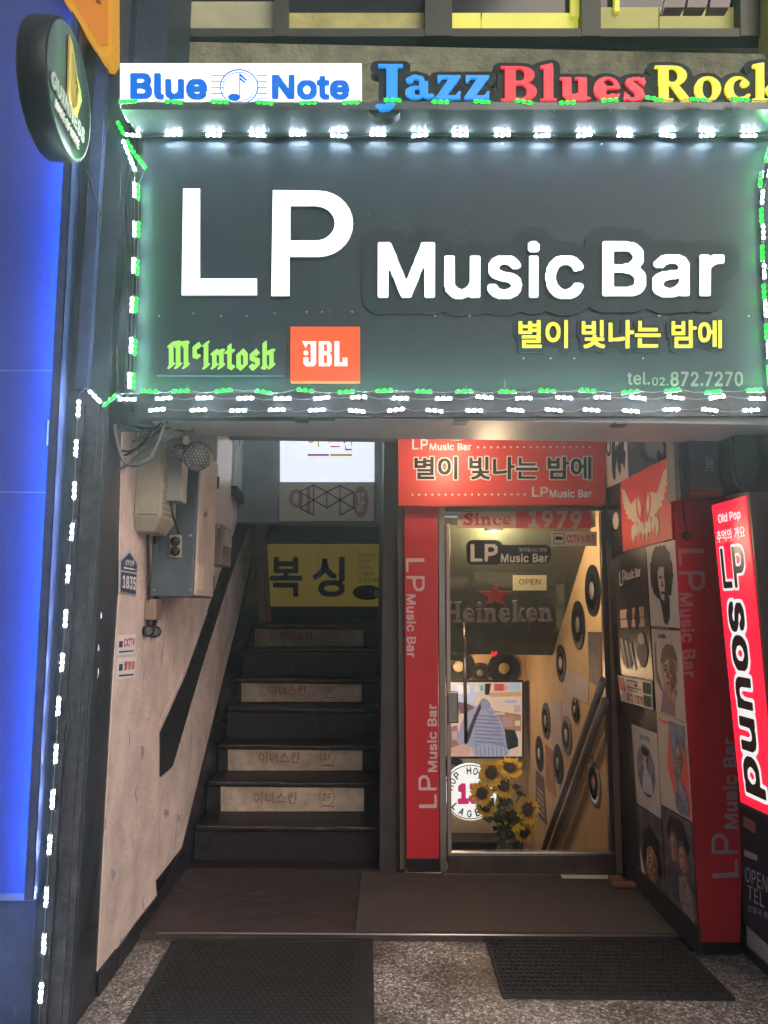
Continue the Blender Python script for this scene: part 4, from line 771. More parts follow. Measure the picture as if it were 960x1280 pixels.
for a in ([(.42, .60), (.52, .61), (.52, .575), (.44, .575)], [(.58, .60), (.66, .61), (.66, .58), (.59, .575)], [(.52, .56), (.57, .48), (.50, .47)], [(.46, .42), (.60, .42), (.58, .385), (.48, .385)], [(.6, .7), (.7, .6), (.66, .42), (.56, .3), (.62, .5)]): art(t, q, 'shading', a, ink, .0060)
t, q = poster('dark glossy poster of the bar at night with white lettering', [(769.5, 707), (808, 691), (817, 850), (775, 842)], mat('gloss_dark_brown', (.028, .020, .018), .33))
text('lettering', 'LP', SQ(q, .14, .80, .34, .93), whitep, t, 'I', .0, (.0035, .0042)); text('lettering', 'Music Bar', SQ(q, .34, .83, .82, .91), whitep, t, 'I', .02, (.0035, .0042))
pink = mat('pink_window_print', (.55, .33, .27), .4)
for a in ((.12, .50, .36, .58), (.46, .50, .86, .58), (.12, .42, .36, .49), (.46, .42, .86, .49)): art(t, q, 'window', [(a[0], a[1]), (a[2], a[1]), (a[2], a[3]), (a[0], a[3])], pink, .0042)
for k, (x, y, rx, ry) in enumerate(((.42, .52, .09, .12), (.66, .50, .08, .10), (.3, .2, .16, .14), (.75, .22, .14, .13))): art(t, q, 'figure', blob(14, x, y, rx, ry, .2, k + 20), ink if k < 2 else mat('grey_figure_print', (.10, .09, .10), .3), .005 + .0006 * k)
art(t, q, 'face', blob(12, .76, .32, .10, .05, .1, 3), mat('pale_face_print', (0, 0, 0)), .0075)
for k in range(3): art(t, q, 'guitar_streak', [(.12 + k * .14, .32 - k * .02), (.16 + k * .14, .33 - k * .02), (.28 + k * .14, .06), (.25 + k * .14, .05)], mat('silver_print', (.45, .45, .48), .3), .0076)
t, q = poster('small cream ticket with a phone number stuck over the dark poster', [(774.5, 844), (817.5, 852), (818.5, 887), (779, 876)], mat('ticket_cream', (.60, .54, .48), .5), .005, .006)
art(t, q, 'red_block', [(.02, .45), (.20, .42), (.20, .94), (.02, .96)], mat('coral_print', (.62, .12, .08), .5), .012); text('lettering', '872-7270', SQ(q, .24, .08, .74, .38), mat('red_brown_print', (.35, .05, .03)), t, 'I', .03, (.0115, .012), 40)
for a in ((.76, .52, .98, .94), (.76, .06, .98, .46), (.28, .6, .7, .64), (.28, .5, .6, .53), (.28, .86, .62, .9), (.52, .68, .6, .82)): art(t, q, 'picture', [(a[0], a[1]), (a[2], a[1]), (a[2], a[3]), (a[0], a[3])], mat('dark_teal_print', (.04, .07, .06)), .0122)
t, q = poster('tan poster of a bowed brown head in profile', [(815, 786.5), (851, 788.5), (858, 903), (821, 889)], mat('tan_paper', (.50, .41, .35), .4, noise=(8, .8, 1.1), specks=(40, .09, (.3, .22, .18))))
text('lettering', 'Louis', SQ(q, .24, .90, .52, .96), mat('purple_print', (.13, .07, .16)), t, 'I', .04, (.0035, .004), 40); art(t, q, 'head', [(.30, .12), (.34, .30), (.30, .48), (.28, .62), (.36, .76), (.52, .84), (.72, .83), (.84, .72), (.86, .56), (.80, .50), (.84, .42), (.76, .38), (.80, .30), (.72, .22), (.66, .05)], skin, .0042)
art(t, q, 'cap', [(.28, .62), (.36, .76), (.52, .84), (.72, .83), (.84, .72), (.84, .66), (.6, .68), (.4, .6)], mat('dark_brown_print', (.10, .06, .06), .3), .0050); art(t, q, 'jacket', [(.18, .02), (.34, .32), (.62, .10), (.72, .02)], mat('mauve_print', (.20, .14, .19), .4), .0048); features(t, q, .56, .50, .24, .22, .0062, lite, -.1); art(t, q, 'trumpet', [(.06, .40), (.10, .84), (.12, .84), (.12, .5), (.3, .28), (.28, .26)], mat('grey_line_print', (.22, .18, .17)), .0056)
t, q = poster('pale grey poster with an oval portrait, low on the wall', [(790, 905), (822, 917), (827, 1023.5), (797, 1003.5)], greyw)
text('lettering', 'ELVIS', SQ(q, .34, .86, .70, .92), ink, t, 'I', .0, (.0035, .004), 36); bb = B(); bb.disc(q, .5, .48, .36, .32, .0035, .004, 28); bb.build('oval', mat('smoky_print', (.12, .12, .16), .3, noise=(16, .25, 2.6)), t); art(t, q, 'portrait', [(.3, .2), (.36, .4), (.44, .5), (.42, .66), (.52, .74), (.62, .66), (.58, .5), (.7, .42), (.74, .22)], mat('silver_print', (0, 0, 0)), .0048); features(t, q, .52, .60, .11, .12, .0056, mat('silver_print', (0, 0, 0))); art(t, q, 'hair', blob(18, .52, .72, .13, .06, .12), ink, .0072)
t, q = poster('pale and red poster of a long haired figure, lower right', [(821.5, 890), (858.5, 904), (866, 1027), (827, 1005)], mat('tan_paper', (0, 0, 0)))
text('lettering', 'DOORS'[:0] + 'Mojo', SQ(q, .06, .90, .40, .95), mat('coral_print', (0, 0, 0)), t, 'I', .05, (.0035, .004), 36); art(t, q, 'red_shape', [(.42, .90), (.30, .45), (.62, .02), (.98, .02), (.98, .78), (.8, .6)], mat('coral_print', (0, 0, 0)), .0042); art(t, q, 'hair', [(.42, .96), (.50, .55), (.58, .3), (.70, .22), (.72, .4), (.66, .62), (.82, .70), (.90, .6), (.95, .96)], mat('smoky_print', (0, 0, 0)), .0050); art(t, q, 'face', blob(20, .74, .58, .13, .16, .04), skin, .0058); features(t, q, .74, .58, .12, .15, .0064, lite, -.2); art(t, q, 'shirt', chaikin([(.5, .02), (.6, .3), (.74, .38), (.9, .28), (.97, .02)]), mat('smoky_print', (0, 0, 0)), .0066)
t, q = poster('dark poster of a shadowed face with a white collar, lowest left', [(797.5, 1006), (827, 1025), (834, 1135), (803, 1109)], mat('charcoal_print', (.06, .05, .055), .35, noise=(14, .3, 2.6), specks=(26, .11, (.26, .17, .13))))
art(t, q, 'face', chaikin([(.30, .24), (.26, .42), (.38, .58), (.62, .60), (.76, .46), (.68, .22), (.5, .12)]), skin, .0042); features(t, q, .51, .37, .22, .21, .0048, lite, .1); art(t, q, 'collar', [(.02, .5), (.04, .10), (.62, -.0), (.5, .12), (.2, .2)], mat('ivory_paper', (0, 0, 0)), .0047); art(t, q, 'hair', [(.14, .40), (.2, .72), (.5, .86), (.86, .72), (.90, .3), (.74, .3), (.76, .50), (.55, .62), (.34, .56), (.28, .36)], ink, .0054)
t, q = poster('dark poster of a figure in a patterned jacket, lowest right', [(827.5, 1007), (865.5, 1029), (873, 1166), (835, 1138)], mat('charcoal_print', (0, 0, 0)))
art(t, q, 'face', blob(20, .36, .66, .11, .14, .04), skin, .0042); features(t, q, .36, .66, .10, .13, .0048, lite); art(t, q, 'face', blob(20, .66, .60, .12, .13, .04, 4), skin, .0042); features(t, q, .66, .60, .11, .12, .0048, lite, .2); art(t, q, 'jacket', [(.50, .42), (.72, .46), (.92, .34), (.94, .02), (.60, .06), (.48, .24)], mat('patterned_print', (.22, .17, .15), .4, noise=(60, .2, 1.6)), .0048); art(t, q, 'hair', [(.24, .74), (.3, .86), (.46, .84), (.56, .74), (.72, .8), (.82, .66), (.9, .74), (.7, .96), (.3, .96), (.14, .8)], ink, .0054)
# ================================================================ glass door
t = thing('glass_door', PY(4.28).p(660, 1093), 'framed glass door with long vertical pull handle, stickers on the glass', 'door')
PD = PY(4.26)
def bar(name, px, m_, h0=-.04, h1=0, pl=PD): bb = B(); bb.slab(Quad(pl, px), h0, h1); o = bb.build(name, m_, t); return bevel(o, .003)
bar('left_jamb', [(548, 632), (556, 632), (558.5, 1090), (550, 1090)], steel)
bar('left_stile', [(557, 655), (562, 655), (564.5, 1072), (559.5, 1072)], mat('pinkish_steel', (.42, .35, .33), .3, .8), -.03, .012)
bar('right_stile', [(750, 640), (756, 640), (768, 1068), (762.5, 1068)], bronze, -.03, .008)
bar('right_jamb', [(757, 634), (764, 634), (778, 1096), (769.5, 1096)], mat('brown_door_jamb', (.26, .15, .09), .45, noise=(8, .7, 1.1)), -.04, .012)
bar('bottom_rail', [(560, 1067.5), (769, 1067.5), (770, 1090), (560, 1090)], bronze, -.03, .014)
bar('head_rail', [(556, 633), (757, 633), (757, 638), (556, 640)], bronze, -.04, .01)
bar('bottom_glazing_bead', [(562, 1064.5), (768, 1064.5), (768, 1067), (562, 1067)], steel, -.02, .016)
bar('sill', [(553, 1090), (776, 1090), (778, 1102), (553, 1102)], mat('red_brown_sill', (.11, .05, .04), .6), -.05, .02)
GP = PY(4.275); q = Quad(GP, [(562, 640), (751, 640), (763, 1066), (564, 1066)]); bb = B(); bb.add([q.m(0, 0), q.m(1, 0), q.m(1, 1), q.m(0, 1)], [(0, 1, 2, 3)]); bb.build('glass', glassmat(), t)
# fixed dark strip right of the jamb
bb = B(); bb.slab(Quad(PD, [(766, 640), (800, 640), (800, 1100), (779, 1100)]), -.05, -.004); bb.build('side_strip', blackp, t)
h_ = B(); h_.tube([PY(4.17).p(580, 777), PY(4.17).p(582.5, 928)], .0095, 12); a = h_.build('pull_handle', mat('dark_chrome', (.32, .28, .27), .18, .9), t)
for y in (795, 905): h_ = B(); h_.tube([PY(4.17).p(580.4, y), PY(4.262).p(580.4, y - 2)], .006, 8); h_.build('handle_post', steel, a)
q = Quad(PY(4.25), [(559, 864), (572, 864), (572.5, 903), (559.5, 903)]); bb = B(); bb.slab(q, 0, .035); bevel(bb.build('lock_box', steel, t), .006)
# banner and stickers on the glass
q = Quad(PY(4.262), [(572, 635), (738.5, 635), (739, 660.5), (572, 660.5)]); k = thing('window_banner', q.m(.5, 0), 'cream and red banner reading Since 1979 across the top of the glass door', 'banner')
bb = B(); bb.slab(q, 0, .001, 0, 0, .438, 1); bb.build('cream_half', mat('banner_cream', (.58, .42, .32), .6), k); bb = B(); bb.slab(q, 0, .001, .438, 0, 1, 1); bb.build('red_half', redp, k)
text('lettering', 'Since', Quad(PY(4.262), [(579, 641), (639, 642), (639, 656.5), (579, 657)]), mat('banner_red_ink', (.55, .05, .03)), k, 'S', .008, (.0012, .002), 60)
text('lettering', '1979', Quad(PY(4.262), [(660, 638), (727, 638.5), (727, 661), (660, 659)]), mat('banner_cream', (0, 0, 0)), k, 'I', .035, (.0012, .002), 60)
PG = PY(4.268)
k = thing('glass_sticker', PG.p(635, 706), 'black rounded sticker with white bar name on the glass door', 'sticker')
def rr(x0, y0, x1, y1, r, n=5):
    o = []
    for cx, cy, a0 in ((x1 - r, y1 - r, 0), (x0 + r, y1 - r, 90), (x0 + r, y0 + r, 180), (x1 - r, y0 + r, 270)):
        for i in range(n + 1): a = math.radians(a0 + 90 * i / n); o.append((cx + r * math.cos(a), cy - r * math.sin(a) if 0 else cy + r * math.sin(a)))
    return o
def ppoly(pl, pts, h0, h1): bb = B(); n = len(pts); bb.add([pl.p(x, y, h0) for x, y in pts] + [pl.p(x, y, h1) for x, y in pts], [tuple(range(n, 2 * n))] + [(i, (i + 1) % n, n + (i + 1) % n, n + i) for i in range(n)]); return bb
ppoly(PG, rr(583, 675, 628, 706, 8)[:18] + rr(583, 675, 628, 706, 8)[18:], 0, .0006).build('backing', blackk, k); ppoly(PG, rr(618, 681, 688.5, 704.5, 8), .0007, .0012).build('backing', blackk, k)
ws = mat('sticker_white', (.74, .68, .60), .6)
text('lettering', 'LP', RQ(PG, 588, 680, 622, 702), ws, k, 'I', .03, (.0014, .002)); text('lettering', 'Music Bar', RQ(PG, 626, 692, 685, 703), ws, k, 'I', .03, (.0014, .002)); text('lettering', '별이빛나는 밤에', RQ(PG, 649, 684.5, 683, 690), ws, k, 'K', .0, (.0014, .002), 40)
k = thing('glass_sticker', PG.p(718, 682), 'small cream CCTV notice at the top right of the glass door', 'sticker'); q = RQ(PG, 689, 664.5, 746, 682.5); bb = B(); bb.slab(q, 0, .001); bb.build('paper', mat('sticker_cream', (.66, .58, .50), .5), k)
text('lettering', 'CCTV', SQ(q, .34, .22, .62, .78), mat('banner_red_ink', (0, 0, 0)), k, 'I', .03, (.0012, .002), 40); text('lettering', '녹화중', SQ(q, .64, .2, .97, .8), mat('banner_red_ink', (0, 0, 0)), k, 'K', .02, (.0012, .002), 40)
bb = B(); shape_b(bb, q, [[(.05, .12), (.29, .12), (.29, .9), (.05, .9)], [(.065, .17), (.275, .17), (.275, .85), (.065, .85)]], .0012, .002); bb.poly(q, [(.09, .42), (.22, .42), (.22, .66), (.09, .66)], .0012, .002); bb.poly(q, [(.22, .46), (.25, .42), (.25, .64), (.22, .6)], .0012, .002); bb.build('camera_symbol', blackk, k)
k = thing('open_sign', PY(4.34).p(660, 738), 'pale sign reading OPEN hanging behind the door glass', 'sign'); q = RQ(PY(4.34), 641, 719, 683, 738); bb = B(); bb.slab(q, 0, .004); bb.build('card', mat('open_cream', (.46, .42, .26), .6), k); text('lettering', 'OPEN', SQ(q, .18, .38, .82, .75), mat('olive_ink', (.06, .05, .02)), k, 'I', .0, (.0045, .0055), 40)
bb = B(); bb.tube([PY(4.337).p(641, 719), PY(4.337).p(661, 712), PY(4.337).p(683, 719)], .001, 4); bb.build('cord', cableb, k)
bb = B(); qh = RQ(PG, 613.5, 814, 622, 821); bb.poly(qh, [(.5, 0), (1, .6), (.95, .95), (.72, 1), (.5, .78), (.28, 1), (.05, .95), (0, .6)], 0, .002); tag(bb.build('heart_sticker', mat('lit_heart', (.9, .02, .02), emit=.8)), 'tiny red heart sticker on the door glass', 'sticker')
q = Quad(PZ(.040), [(700, 1093), (760, 1094), (763, 1099), (703, 1098)]); bb = B(); bb.slab(q, 0, .003); tag(bb.build('paper_strip', ws), 'pale strip of tape on the sill of the glass door', 'tape')
k = thing('door_wedge', PZ(.036).p(780, 1104), 'reddish brown wooden door wedge on the carpet by the right wall', 'door wedge'); a = PZ(.036).p(764, 1106); bb = B(); bb.bbox((a.x, a.y - .06, .036), (a.x + .13, a.y, .058)); bb.build('block', mat('wedge_wood', (.24, .09, .05), .6), k); bb = B(); bb.bbox((a.x, a.y + .002, .036), (a.x + .07, a.y + .06, .066)); bb.build('block', mat('wedge_wood', (0, 0, 0)), k)
# ================================================================ basement stairwell behind the door
t = thing('basement_stairwell', (.8, 5.4, -1.2), 'warm lit beige basement stairwell seen through the glass door', 'stairwell')
beige = mat('beige_stair_wall', (.62, .44, .25), .8, noise=(3, .85, 1.08), bump=(60, .15))
bb = B(); bb.box((1.29, 4.335, -1.2), (1.36, 6.6, 2.1)); bb.build('right_wall', beige, t)
bb = B(); bb.box((.18, 6.5, -1.2), (1.289, 6.55, 2.1)); bb.build('back_wall', beige, t)
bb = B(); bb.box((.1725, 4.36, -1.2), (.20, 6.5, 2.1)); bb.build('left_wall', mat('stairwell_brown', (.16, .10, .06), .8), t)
bb = B(); bb.box((.2, 4.34, -1.22), (1.29, 6.5, -1.2)); bb.build('floor', darkw, t)
for i in range(6): bb = B(); bb.box((.201, 4.36 + i * .27, -1.2), (1.288, 4.63 + i * .27, -.02 - i * .2)); bb.build('step', mat('stair_tile', (.16, .10, .07), .5, noise=(30, .5, 1.3)), t)
P1, P2 = PX(1.285).p(738, 660), PX(1.285).p(690, 819)
bb = B(); a = [(.2, P1.y, P1.z), (1.288, P1.y, P1.z), (1.288, P2.y, P2.z), (.2, P2.y, P2.z)]; bb.add([Vector(v) for v in a] + [Vector(v) + Vector((0, .03, .05)) for v in a], [(0, 1, 2, 3), (7, 6, 5, 4), (0, 4, 5, 1), (1, 5, 6, 2), (2, 6, 7, 3), (3, 7, 4, 0)])
green = mat('dark_green_soffit', (.060, .072, .045), .5, noise=(2, .8, 1.1)); bb.build('sloping_ceiling', green, t)
bb = B(); bb.box((.2, 4.42, P1.z - .002), (1.289, P1.y + .01, P1.z + .04)); bb.build('front_ceiling', green, t)
SL = Plane(a[0], (Vector(a[1]) - Vector(a[0])).cross(Vector(a[3]) - Vector(a[0]))); SL = Plane(a[0], SL.n if SL.n.y < 0 else -SL.n)
k = thing('beer_lettering', SL.p(630, 775, .01), 'pale beer brand lettering and red star on the dark sloping ceiling behind the glass', 'lettering')
text('letter', 'Heineken', Quad(SL, [(556, 749), (690, 749), (690, 775), (556, 777)]), mat('dim_lit_lettering', (.5, .38, .28), emit=.07, ecol=(.8, .6, .5)), k, 'S', .006, (.004, .012), 60, True)
star = [(.5 + (.5 if i % 2 == 0 else .2) * math.sin(math.pi * i / 5), .5 + (.5 if i % 2 == 0 else .2) * math.cos(math.pi * i / 5)) for i in range(10)]
bb = B(); bb.poly(Quad(SL, [(598, 727), (640, 727), (640, 759), (598, 759)]), star, .004, .01); bb.build('star', mat('dim_red_star', (.45, .02, .02), emit=.10, ecol=(1, .05, .05)), k)
# television
k = thing('television', PY(6.35).p(608, 948), 'wall television showing a seated figure in a striped hooded jacket', 'television')
PT = PY(6.36); q = RQ(PT, 548, 853, 652.5, 945.5); bb = B(); bb.slab(q, -.05, -.002, -.02, -.03, 1.02, 1.03); bb.build('case', mat('tv_black', (.01, .01, .012), .3), k)
def sc(n, c, e=.62): return mat('screen_' + n, c, .3, emit=e)
bb = B(); bb.slab(q, -.002, 0); s_ = bb.build('screen', sc('peach', (.95, .66, .50)), k)
def tvp(n, pts, m_, h):
    if 'figure' in n: pts = chaikin(pts, 1)
    bb = B(); bb.poly(q, [((x - 30) / 405, (640 - y) / 355) for x, y in pts], h, h + .0006); bb.build(n, m_, k)
tvp('screen_shape', [(90, 290), (250, 290), (250, 330), (210, 350), (200, 400), (90, 400)], sc('pale_blue', (.62, .66, .90)), .001)
tvp('screen_shape', [(250, 335), (430, 330), (430, 352), (290, 356)], sc('wood', (.75, .42, .22)), .001); tvp('screen_shape', [(290, 420), (430, 440), (430, 520), (330, 520)], sc('brown', (.50, .22, .12)), .001)
tvp('screen_shape', [(300, 292), (350, 292), (350, 326), (300, 326)], sc('red', (.75, .08, .08)), .002); tvp('screen_shape', [(370, 288), (425, 288), (425, 326), (370, 326)], sc('aqua', (.5, .68, .80)), .002)
tvp('screen_shape', [(340, 450), (392, 450), (392, 500), (340, 500)], sc('beads', (.55, .30, .30)), .002); tvp('screen_shape', [(90, 500), (120, 490), (135, 590), (90, 600)], sc('dark_red', (.45, .2, .2)), .002)
tvp('screen_shape', [(350, 510), (400, 515), (416, 560), (416, 592), (360, 612)], sc('black', (.02, .03, .03), .4), .003)
tvp('screen_figure', [(120, 580), (120, 560), (140, 480), (165, 430), (215, 400), (240, 360), (258, 362), (285, 405), (330, 455), (350, 520), (368, 632), (200, 638), (190, 590)], sc('hoodie', (.42, .42, .56)), .004)
for i in range(11): y = 440 + i * 18; tvp('screen_stripe', [(195 + i * 1.5, y), (318 + i * 4.2, y + 8), (318 + i * 4.2, y + 13), (195 + i * 1.5, y + 5)], sc('stripe', (.20, .18, .30), .6), .005)
tvp('screen_figure', [(150, 575), (190, 470), (236, 372), (250, 362), (244, 392), (205, 480), (180, 560), (165, 585)], sc('dark_hair', (.06, .04, .06), .6), .0057); tvp('screen_figure', [(92, 600), (130, 583), (188, 590), (186, 634), (130, 638), (94, 630)], sc('skin', (.85, .48, .36)), .0064)
tvp('screen_figure', [(88, 380), (145, 380), (190, 395), (210, 405), (180, 440), (110, 430), (88, 410)], sc('dark_mug', (.22, .13, .13), .6), .003); tvp('screen_shape', [(255, 290), (285, 290), (275, 345), (255, 345)], sc('black', (0, 0, 0)), .003)
for x, y, w_, h_, n_, c_ in ((205, 300, 22, 30, 'cream', (.9, .8, .6)), (232, 300, 14, 24, 'green', (.2, .45, .3)), (395, 395, 30, 34, 'jar', (.7, .5, .45)), (300, 430, 50, 10, 'shelf_edge', (.85, .6, .4)), (350, 372, 60, 12, 'books', (.55, .5, .7)), (100, 420, 34, 20, 'cushion', (.5, .35, .4)), (120, 300, 60, 40, 'window', (.9, .9, 1)), (345, 300, 18, 22, 'mug', (.9, .4, .3)), (400, 470, 24, 24, 'toy', (.85, .75, .3)), (95, 520, 26, 40, 'lace', (.75, .45, .45))):
    tvp('screen_shape', [(x, y), (x + w_, y - 2), (x + w_, y + h_), (x, y + h_)], sc(n_, c_), .0025 + .00002 * x)
tvp('screen_figure', [(196, 592), (230, 585), (330, 588), (372, 604), (370, 640), (198, 640)], sc('sleeve', (.50, .50, .62)), .0066)
for i in range(8): tvp('screen_stripe', [(208 + i * 20, 590), (214 + i * 20, 590), (218 + i * 20, 638), (211 + i * 20, 638)], sc('fold', (.30, .30, .42), .6), .0074)
tvp('screen_figure', [(232, 372), (250, 360), (272, 372), (286, 400), (262, 420), (236, 410)], sc('hood', (.34, .34, .46)), .0060)
for i in range(7): tvp('screen_stripe', [(262 + i * 4, 420 + i * 26), (300 + i * 9, 430 + i * 26), (298 + i * 9, 436 + i * 26), (262 + i * 4, 425 + i * 26)], sc('fold', (.30, .30, .42), .6), .0052)
# round lit sign
k = thing('round_light_sign', PY(6.3).p(587, 1023), 'round glowing white sign with pink 13 behind the sunflowers', 'sign')
PH = PY(6.3); c = PH.p(588, 990); r = (PH.p(588 + 34, 990) - c).length; bb = B(); bb.lathe(c, (0, -1, 0), ((r, -.04), (r, 0)), 40); bb.build('drum', mat('hop_lit', (.9, .9, .9), emit=1.05, ecol=(1, .97, .93)), k)
text('number', '13', RQ(PH, 572, 979, 601, 1005), mat('lit_pink', (.9, .02, .22), emit=.6), k, 'I', .07, (.002, .005))
hk = mat('hop_black', (.03, .03, .03))
bb = B(); qr = RQ(PH, 554, 956, 622, 1024); shape_b(bb, qr, [R1(.5), R1(.485)], .002, .004); bb.build('ring', hk, k)
for word, a0, a1, flip in (('HOP HOUSE', 168, 20, 1), ('LAGER', 222, 312, -1)):
    for i, ch in enumerate(word):
        if ch == ' ': continue
        a = math.radians(a0 + (a1 - a0) * i / (len(word) - 1)); rd = r * .76; cc = c + Vector((math.cos(a) * rd, 0, math.sin(a) * rd)); up_ = Vector((math.cos(a), 0, math.sin(a))) * flip; rt = Vector((up_.z, 0, -up_.x)); hh, ww = r * .13, r * .085
        qc = Quad.__new__(Quad); qc.n = Vector((0, -1, 0)); qc.c = [cc - rt * ww + up_ * hh, cc + rt * ww + up_ * hh, cc + rt * ww - up_ * hh, cc - rt * ww - up_ * hh]; text('letter', ch, qc, hk, k, 'I', .03, (.002, .004), 30)
# records on the back wall
vin = mat('vinyl_black', (.012, .012, .013), .28, noise=(3, .8, 1.2)); 
def record(c, ax, r, label, lab_m, vm=vin):
    k = thing('vinyl_record', c - Vector((0, 0, r)), label, 'record', 'vinyl records in the stairwell'); bb = B(); bb.lathe(c, ax, ((r, 0), (r, .004), (r * .985, .005), (r * .36, .005), (r * .35, .004)), 36); bb.build('disc', vm, k)
    bb = B(); bb.lathe(c, ax, ((r * .34, .004), (r * .34, .0056), (r * .04, .0056)), 24); bb.build('centre_label', lab_m, k); bb = B(); bb.lathe(c, ax, ((r * .72, .0051), (r * .72, .0055), (r * .70, .0055), (r * .70, .0051)), 36); bb.lathe(c, ax, ((r * .52, .0051), (r * .52, .0055), (r * .50, .0055), (r * .50, .0051)), 36); bb.build('groove_band', mat('groove_grey', (.05, .05, .055), .2), k)
lc = mat('label_cream', (.6, .5, .36)); lgr = mat('label_grey', (.2, .19, .2)); lr = mat('label_red', (.4, .06, .05)); lg2 = mat('label_gold', (.45, .35, .16))
PB = PY(6.49); DB = (0, -1, 0)
record(PB.p(573, 833), DB, .135, 'black record with cream label on the back wall, left above the television', lc); record(PB.p(600, 841), DB, .085, 'small grey record between two larger ones above the television', lgr, mat('vinyl_grey', (.07, .07, .07), .35)); record(PB.p(630, 835.5), DB, .135, 'black record with gold label above the right end of the television', lg2); record(PB.p(565, 960), DB, .10, 'black record under the left corner of the television', lgr)
PI = PX(1.289); DI = (-1, 0, 0)
for x, y, r, lab, lm, vm in ((741.5, 738, .150, 'large black record highest on the right stairwell wall', lgr, vin), (723.5, 781, .150, 'black record below the highest one on the right stairwell wall', lgr, vin), (702, 829, .125, 'slim black record beside the grey sheets on the stairwell wall', lc, vin), (683, 901, .130, 'grey faded record left of the white sheets', lgr, mat('vinyl_grey', (0, 0, 0))), (675, 942, .130, 'black record with pale label above the dark leaflet', lc, vin), (709, 919, .125, 'grey blue record with rosy label just above the handrail', mat('label_rose', (.55, .3, .3)), mat('vinyl_blue_grey', (.13, .14, .17), .3)), (698.5, 955, .130, 'dark record left of the handrail near the orange poster', lgr, vin), (721, 887, .075, 'small record with brown label on the white sheets', lg2, vin), (743.5, 979, .125, 'shiny silver picture disc below the handrail', mat('label_pink', (.55, .3, .33)), mat('silver_disc', (.6, .62, .68), .2, .3, noise=(7, .4, 1.1)))):
    record(PI.p(x, y, .010 if r < .1 else .004), DI, r, lab, lm, vm)
def sheet(label, px, m_, h=.003):
    k = thing('wall_sheet', PI.p(*px[3]), label, 'leaflet', 'paper sheets on the stairwell wall'); q = Quad(PI, px); bb = B(); bb.slab(q, .001, h); bb.build('paper', m_, k); return k, q
shw = mat('white_sheet', (.50, .46, .50), .6, noise=(8, .85, 1.1))
sheet('grey white sheet highest beside the handrail', [(717, 838), (736, 850), (736, 880), (718, 873)], shw); sheet('grey sheet hanging in the middle of the stairwell wall', [(703, 836), (717, 838), (720, 906), (703, 893)], shw, .0025); sheet('long white sheet left of the middle of the stairwell wall', [(688, 872), (702, 877), (704, 944), (691, 935)], shw)
k, q = sheet('faded orange poster beside the dark record', [(682, 930), (691, 938), (695, 997), (683, 985)], mat('faded_orange_print', (.48, .22, .13), .6, noise=(10, .5, 1.2)))
k, q = sheet('dark leaflet lowest on the stairwell wall', [(670, 962), (680, 972), (684, 1032), (670, 1016)], mat('dark_leaflet', (.06, .05, .05), .6))
for i in range(5): art(k, q, 'print_row', [(.15, .12 + i * .12), (.85, .10 + i * .12), (.85, .16 + i * .12), (.15, .18 + i * .12)], mat('tan_print', (0, 0, 0)), .0042)
sheet('dark smoky poster high beside the handrail', [(735, 790), (752, 790), (752, 862), (737, 850)], mat('charcoal_print', (0, 0, 0))); 
rail = mat('grey_rail', (.20, .19, .21), .35, .4, noise=(150, .4, 1.8))
for x0, y0, x1, y1, lab in ((679, 1064, 754, 850, 'upper of the two parallel grey handrails in the stairwell'), (687, 1068, 756, 876, 'lower of the two parallel grey handrails in the stairwell')):
    k = thing('handrail', PX(1.24).p(x0, y0), lab, 'handrail', 'stairwell handrails'); A1, A2 = PX(1.24).p(x0, y0), PX(1.24).p(x1, y1); bb = B(); bb.tube([A1, A2], .021, 12); bb.build('rail', rail, k)
    for f in (.2, .7): p = A1.lerp(A2, f); bb = B(); bb.tube([p, p + Vector((.045, 0, -.01))], .008, 6); bb.build('bracket', rail, k)
# low dark cabinet at the bottom
k = thing('low_cabinet', (.55, 6.35, -.95), 'dark low cabinet under the round glowing sign', 'cabinet'); bb = B(); bb.bbox((.55, 6.25, -.95), (1.2, 6.49, -.36)); bb.build('body', mat('cabinet_dark', (.02, .018, .02), .35), k)
for z in (-.52, -.66): bb = B(); bb.box((.57, 6.243, z), (1.18, 6.249, z + .035)); bb.build('drawer_line', mat('dull_steel', (.2, .19, .2), .4, .5), k)
# ================================================================ sunflowers in a vase
PF = 4.80; vz = -.02
vb = PY(PF).p(633, 1085); k = thing('vase', vb, 'glass vase holding the sunflowers behind the door', 'vase'); bb = B(); bb.lathe(Vector((vb.x, PF, vb.z - .05)), (0, 0, 1), ((.05, 0), (.06, .05), (.045, .14), (.038, .20), (.045, .22)), 20); bb.build('body', mat('vase_glass', (.12, .13, .12), .1), k)
pet = mat('sunflower_petal', (1.0, .68, .03), .6, noise=(40, .75, 1.1)); pet2 = mat('sunflower_petal_inner', (.50, .12, .01), .6); sd = mat('seed_head', (.035, .018, .010), .9, noise=(120, .5, 2.2), bump=(200, .8)); gr = mat('leaf_green', (.045, .085, .022), .6, noise=(20, .6, 1.3)); st = mat('stem_green', (.05, .085, .03), .6)
rnd = random.Random(3)
FL = [(613.5, 966, .074, (.2, -1, -.15), 'upper left'), (637, 961, .072, (.0, -.75, .75), 'topmost, tilted back'), (602.5, 992, .064, (-.3, -1, .1), 'leftmost'), (629, 984, .066, (.1, -.9, .6), 'central, tilted up'), (607.5, 1008, .058, (-.4, -1, -.1), 'small lower left'), (628, 1004, .036, (0, -.8, .6), 'smallest, half opened'), (640.5, 1021.5, .082, (0, -1, -.1), 'largest, in front low'), (658.5, 1012, .074, (.35, -1, 0), 'rightmost'), (655, 1040, .062, (.3, -.9, -.5), 'lowest, in shade'), (651, 993, .055, (.6, .5, .5), 'turned away showing brown back')]
